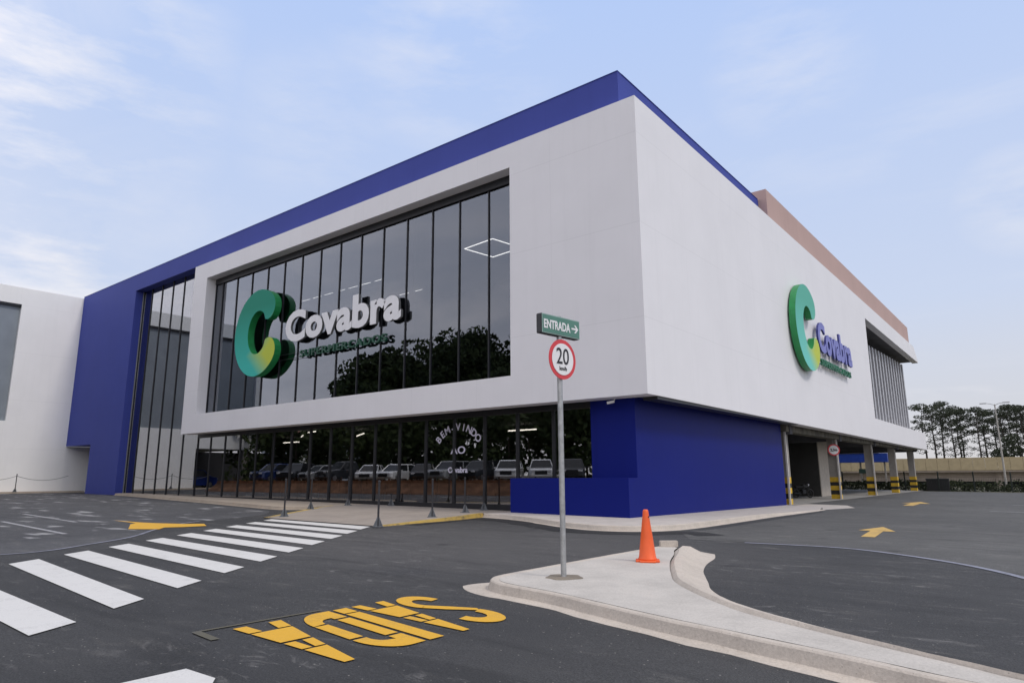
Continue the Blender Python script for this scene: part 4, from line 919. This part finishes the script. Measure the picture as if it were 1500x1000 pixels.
# ------------------------------------------------------------------ behind the covered parking: canopy, fence, hedge, viaduct, lamp
cp = thing('blue_canopy', 'low blue canopy with white trim seen between the parking columns', 'canopy')
obj('canopy_roof', bx(-13.5, -6.6, 82, 86, 3.1, 4.3), mat('canopy_blue', (.02, .06, .34), .4), cp)
obj('canopy_trim', bx(-13.4, -7.6, 81.9, 86.1, 4.31, 4.7), SW, cp)
for x in (-12.9, -10.2, -7.2): obj('post', bx(x-.1, x+.1, 83, 83.2, -.4, 3.1), GREYC, cp)
obj('hanging_sign', bx(-10.2, -8.6, 81.7, 81.8, 1.6, 2.2), mat('dark_green_board', (.02, .05, .04), .5), cp)
FG = mat('dark_fence_green', (.012, .02, .016), .5)
fc = thing('mesh_fence', 'dark green mesh fence along the far edge of the asphalt', 'fence')
for k in range(15):
    x = -8.5 + k*3.15; z = G(x, 64.5)-.05
    obj('post', bx(x-.06, x+.06, 64.45, 64.57, z, z+2.1), FG, fc)
bm = bmesh.new()
for k in range(300):
    x = -8.4+k*.145; z = G(x, 64.5); box(bm, x, x+.012, 64.5, 64.512, z, z+1.45)
for j in range(8): box(bm, -8.4, 35, 64.51, 64.52, -.55+j*.24, -.53+j*.24)
obj('mesh_panel', bm, FG, fc)
def leafmat(name, c1, c2):
    m, t, b = base(name); n = N(t, 'ShaderNodeTexNoise', Scale=.9, Detail=4.0); t.links.new(coords(t), n.inputs['Vector'])
    gi = N(t, 'ShaderNodeNewGeometry')
    f = math_n(t, 'ADD', math_n(t, 'MULTIPLY', ramp(t, n.outputs[0], .3, .7), .6), math_n(t, 'MULTIPLY', gi.outputs['Random Per Island'], .4))
    t.links.new(mixc(t, f, c1, c2), b.inputs['Base Color']); b.inputs['Roughness'].default_value = .7; b.inputs['Specular IOR Level'].default_value = .2
    MC[name] = m; return m
LF1 = leafmat('pine_foliage', (.020, .028, .018), (.062, .074, .045)); LF2 = leafmat('broad_foliage', (.018, .032, .010), (.065, .085, .028)); HG = leafmat('hedge_foliage', (.018, .028, .010), (.055, .068, .028))
BARK = mat('bark', (.10, .075, .055), .9, .3, 3.0); BARKD = mat('dark_bark', (.05, .042, .035), .9, .3, 3.0)
def leaves(bm, c, r, n, s, flatz=.6):
    for _ in range(n):
        while True:
            p = Vector((random.uniform(-1, 1), random.uniform(-1, 1), random.uniform(-1, 1)))
            if p.length < 1: break
        p = p.normalized()*(p.length**.45)
        q = Vector((c[0]+p.x*r, c[1]+p.y*r, c[2]+p.z*r*flatz))
        a = Vector((random.gauss(0, 1), random.gauss(0, 1), random.gauss(0, .6))).normalized(); b = a.orthogonal().normalized()
        b = (Matrix.Rotation(random.uniform(0, 6.28), 3, a) @ b); c2 = a.cross(b); ss = s*random.uniform(.6, 1.3)
        bm.faces.new([bm.verts.new(q+b*ss), bm.verts.new(q+c2*ss*.5), bm.verts.new(q-b*ss), bm.verts.new(q-c2*ss*.5)])
def hedge(name, x0, x1, y, h, label):
    bm = bmesh.new()
    k = x0
    while k < x1:
        hh_ = h*random.uniform(.5, 1.1); leaves(bm, (k, y+random.uniform(-.4, .4), G(k, y)+hh_*.5), hh_*.75, 110, .13, .8); k += .45
    return tag(obj(name, bm, HG), label, 'hedge')
hedge('hedge', -14, 34, 66.6, 1.1, 'low scrubby hedge growing behind the mesh fence')
obj_skip = obj('refuse_bin', bx(-.3, 1.8, 65.3, 65.9, -.45, .95), mat('dark_bin', (.02, .02, .022), .6)); tag(obj_skip, 'long dark container standing against the fence by the last column', 'container')
bm = bmesh.new()
for (x, w_) in ((-.35, 2.2),): box(bm, x, x+w_, 65.2, 66.0, .95, 1.02)
lid = obj('lid', bm, STEEL, obj_skip)
vd = thing('viaduct', 'long beige concrete viaduct running behind the fence', 'viaduct')
VB = concrete('beige_parapet', (.46, .38, .23), .3, (.36, .28, .15)); VG = concrete('girder_concrete', (.40, .34, .28), .3)
for k in range(80):
    x = -42 + k*1.5; obj('parapet_panel', bx(x, x+1.47, 100, 100.3, 1.95, 3.80), VB, vd)
obj('deck', bx(-42, 78, 100.1, 112, 1.7, 2.3), VG, vd)
obj('girder', bx(-42, 78, 101.2, 102, .35, 1.7), VG, vd)
for x in range(-40, 78, 11): obj('pier', bx(x, x+.7, 101, 111, -1, 1.7), VG, vd)
obj('under_wall', bx(-42, 78, 104, 104.3, -1, .6), DARKW, vd)
sl = thing('street_lamp', 'tall pale double-armed street lamp rising behind the fence', 'street lamp', (6.65, 68.0, -.5))
bm = bmesh.new(); tube(bm, (0, 0, 0), (0, 0, 9.35), .11, .06, 12); obj('pole', bm, mat('pale_lamp_pole', (.42, .40, .36), .6), sl)
for s in (-1, 1):
    bm = bmesh.new(); path_tube(bm, [(0, 0, 9.25), (s*.35, 0, 9.42), (s*.8, 0, 9.5)], .03); ar = obj('arm', bm, GALV, sl)
    bm = bmesh.new(); box(bm, min(s*.7, s*1.35), max(s*.7, s*1.35), -.10, .10, 9.46, 9.55); bevel(bm, .03, 1); obj('lamp_head', bm, mat('lamp_grey', (.30, .31, .31), .5), ar)
# pines beyond the viaduct
def pine(seed, H):
    random.seed(seed); r = thing('pine_tree', None, None)
    tb_ = bmesh.new(); lb = bmesh.new(); x = y = 0; pts = [(0, 0, 0)]
    for k in range(1, 8): x += random.uniform(-.18, .18); y += random.uniform(-.18, .18); pts.append((x, y, H*.95*k/7))
    for i in range(7): tube(tb_, pts[i], pts[i+1], .26*(1-i*.12), .26*(1-(i+1)*.12), 8, False)
    nb = 19
    for k in range(nb):
        t = .40+.58*(k/nb)**.8; z = H*t; i = min(6, int(t*7/.95)); bx_, by_ = pts[i][0], pts[i][1]
        a = random.uniform(0, 6.28); L = random.uniform(1.0, 2.9)*(1 if t > .62 else .6)*(1.15-.45*max(0, t-.8)/.2)
        e = Vector((bx_+math.cos(a)*L, by_+math.sin(a)*L, z+L*.35)); tube(tb_, (bx_, by_, z), e, .09, .03, 5, False)
        dens = 1 if t > .6 else .45
        leaves(lb, e, random.uniform(.7, 1.25), int(95*dens), .15, .42)
        leaves(lb, Vector((bx_, by_, z)).lerp(e, .6), .7, int(40*dens), .15, .5)
    leaves(lb, (pts[-1][0], pts[-1][1], H*.97), 1.3, 230, .18, .5)
    obj('trunk', tb_, BARKD, r); obj('crown', lb, LF1, r)
    return r
pr = [pine(s, H) for s, H in ((3, 17.5), (11, 16.5), (19, 18.0), (27, 15.5))]
slots = [(1337, 0, 590), (1350, 1, 594), (1361, 2, 588), (1376, 3, 600), (1386, 0, 597), (1390, 1, 600), (1412, 2, 598), (1421, 3, 604), (1437, 1, 603), (1446, 0, 606), (1458, 2, 597), (1468, 3, 599), (1478, 1, 600), (1495, 0, 600), (1512, 2, 600), (1530, 1, 598)]
plabs = ['dark pine half hidden by the end of the store', 'dark pine just right of the store corner', 'tall pine with open crown, highest near the store', 'thin pine right of the tall open-crowned one', 'dense pine left of the sky gap in the row', 'pine with two close trunks beside the sky gap', 'full pine right of the sky gap', 'pine between the sky gap and the street lamp', 'dark pine left of the street lamp pole', 'pine directly behind the street lamp pole', 'broad dark pine just right of the lamp head', 'low dense pine right of the street lamp', 'sparse pine with light showing through, right of the lamp', 'pine at the right edge of the photo', 'pine cut off by the right edge, behind the edge one', 'farthest right pine of the row']
used = set()
for i, (px, k, ytop) in enumerate(slots):
    Y = 128 + (i % 3)*4
    yaw = YAW + math.atan((px-750)/979.7/ (math.cos(PITCH)-0*math.sin(PITCH)))
    X = 10.78 + math.tan(yaw)*(Y+21.2)
    top = 1.65 + (683-ytop)/979.7*(Y+21.2)*.93
    o = pr[k] if k not in used else copy_tree(pr[k]); used.add(k)
    H = (17.5, 16.5, 18.0, 15.5)[k]; s = (top+1.0)/(H*1.02)
    o.location = (X, Y, -1.0); o.scale = (s*1.0, s*1.0, s); o.rotation_euler = (0, 0, i*1.7)
    tag(o, plabs[i], 'tree', 'pines beyond the viaduct')
random.seed(5)
for i, (x, y, h) in enumerate(((-2.5, 125, 5.0), (4.2, 124, 7.0), (6.9, 124, 9.5))):
    bm = bmesh.new()
    for _ in range(10): leaves(bm, (random.uniform(-1.6, 1.6), random.uniform(-1, 1), h*random.uniform(.35, .85)), 1.1, 170, .2, .8)
    r = thing('bush', ['low dark bush left of the sky gap among the pines', 'dark bush at the foot of the pines, middle one', 'large dark bush right of the street lamp among the pines'][i], 'bush', (x, y, -.6)); obj('crown', bm, LF1, r)
    bm = bmesh.new(); tube(bm, (0, 0, 0), (0, 0, h*.6), .15, .08); obj('trunk', bm, BARKD, r)

# ------------------------------------------------------------------ trees and houses mirrored in the upper glass
def broad(seed, H, Rr):
    random.seed(seed); r = thing('shade_tree', None, None); tb_ = bmesh.new(); lb = bmesh.new()
    tube(tb_, (0, 0, 0), (.3, .1, H*.4), .38, .26, 10, False)
    for k in range(9):
        a = k*2.4+random.uniform(-.4, .4); L = Rr*random.uniform(.5, .85); e = Vector((math.cos(a)*L, math.sin(a)*L, H*random.uniform(.5, .82))); m_ = Vector((.3, .1, H*.36)).lerp(e, .5)+Vector((0, 0, .6))
        tube(tb_, (.3, .1, H*.36), m_, .2, .12, 7, False); tube(tb_, m_, e, .12, .04, 6, False)
    for _ in range(62):
        a = random.uniform(0, 6.28); q = Rr*math.sqrt(random.uniform(0, 1)); z = H*(.93-.42*(q/Rr)**2*random.uniform(.5, 1)-random.uniform(0, .34))
        leaves(lb, (math.cos(a)*q, math.sin(a)*q, z), random.uniform(1.1, 2.1), 140, .32, .7)
    obj('trunk', tb_, BARK, r); obj('crown', lb, LF2, r); return r
br = [broad(41, 16, 6.5), broad(52, 15, 6.0), broad(63, 17, 6.0)]
tl = [(-30, -44, 0, 1.15), (-39, -47, 1, 1.30), (-47, -44, 2, 1.22), (-56, -48, 0, 1.38), (-65, -45, 1, 1.42), (-73, -48, 2, 1.25), (-22, -42, 1, 1.1), (-34, -33, 2, .72), (-52, -32, 0, .62), (-16, -38, 0, .9), (-70, -34, 1, .60), (-60, -36, 2, .55)]
tlab = ['broad dark tree mirrored at the right end of the upper glass', 'tall dark tree mirrored right of centre in the upper glass', 'tall spreading tree mirrored behind the middle right panes', 'tallest dark tree mirrored behind the middle panes', 'dark tree mirrored just right of the white lettering end', 'dark tree mirrored under the green small lettering', 'dark tree mirrored above the parked pickup', 'lower tree mirrored behind the white wagons', 'small tree mirrored above the white hatchback', 'dark tree mirrored beside the blue corner wall', 'small tree mirrored at the left of the ground floor glass', 'small tree mirrored above the dark pickup']
ub = set()
for i, (x, y, k, s) in enumerate(tl):
    o = br[k] if k not in ub else copy_tree(br[k]); ub.add(k)
    o.location = (x, y, 1.0); o.scale = (s, s, s); o.rotation_euler = (0, 0, i*1.3); tag(o, tlab[i], 'tree', 'trees mirrored in the glass front')
random.seed(77)
for i in range(9):
    bm = bmesh.new()
    for _ in range(26): leaves(bm, (random.uniform(-4.2, 4.2), random.uniform(-1.6, 1.6), random.uniform(.8, 6.4)), random.uniform(1.1, 1.6), 75, .30, .8)
    sh_ = thing('shrub', ['dark shrub mass mirrored above the rightmost pickup', 'dark shrub mass mirrored above the second and third cars from the right', 'dark shrub mass mirrored behind the right lettering letters', 'dark shrub mass mirrored behind the left lettering letters', 'dark shrub mass mirrored left of the lettering', 'dark shrub mass mirrored above the small white hatchback', 'dark shrub mass mirrored above the dark pickup roof', 'dark shrub mass mirrored left of the dark pickup', 'dark shrub mass mirrored at the left end of the car row'][i], 'shrub', (*tp(1.5+i*5.4, 8.5+random.uniform(-.6, .6)), 1.1), 0, 'dark shrubs mirrored behind the cars'); obj('foliage', bm, LF2, sh_)
    bm = bmesh.new()
    for k in range(4): tube(bm, (-3+k*2, 0, 0), (-3.2+k*2.1, .2, 4), .12, .05, 6)
    obj('stems', bm, BARK, sh_)
TILE = mat('roof_tile', (.24, .09, .05), .8, .25, 2.5, stretch=(1, 6, 1))
for i, (x, y, wx, wz, lab) in enumerate([(-100, -52, 12, 7.5, 'tile-roofed house mirrored at the left in the upper glass'), (-84, -56, 9, 9.0, 'taller tile-roofed house mirrored next to the trees')]):
    hs = thing('house', lab, 'house', (x, y, .8))
    obj('wall', bx(-wx/2, wx/2, -5, 5, 0, wz), WHITE2, hs)
    bm = bmesh.new(); prism(bm, [(-5.8, wz-.2), (5.8, wz-.2), (0, wz+3.0)], lambda b_, z: (-wx/2-.6, b_, z), lambda b_, z: (wx/2+.6, b_, z)); obj('roof', bm, TILE, hs)
    for q in (-wx*.28, wx*.28):
        wn = obj('window', bx(q-.8, q+.8, 5.0, 5.06, wz*.45, wz*.45+1.4), CGL, hs)
pl = thing('power_line', 'utility pole with sagging wires mirrored in the glass front', 'utility pole', (-20, -34, 1.1))
bm = bmesh.new(); tube(bm, (0, 0, 0), (0, 0, 9.5), .13, .09, 10); obj('pole', bm, GREYC, pl)
for j in range(3):
    bm = bmesh.new(); z = 9.3-j*.5
    pts = [(-70+5*k, 0, z-1.0*(1-((k % 7)-3.5)**2/12.25)) for k in range(21)]; path_tube(bm, pts, .02, 5); obj('wire', bm, BLK, pl)
bpy.context.view_layer.update()
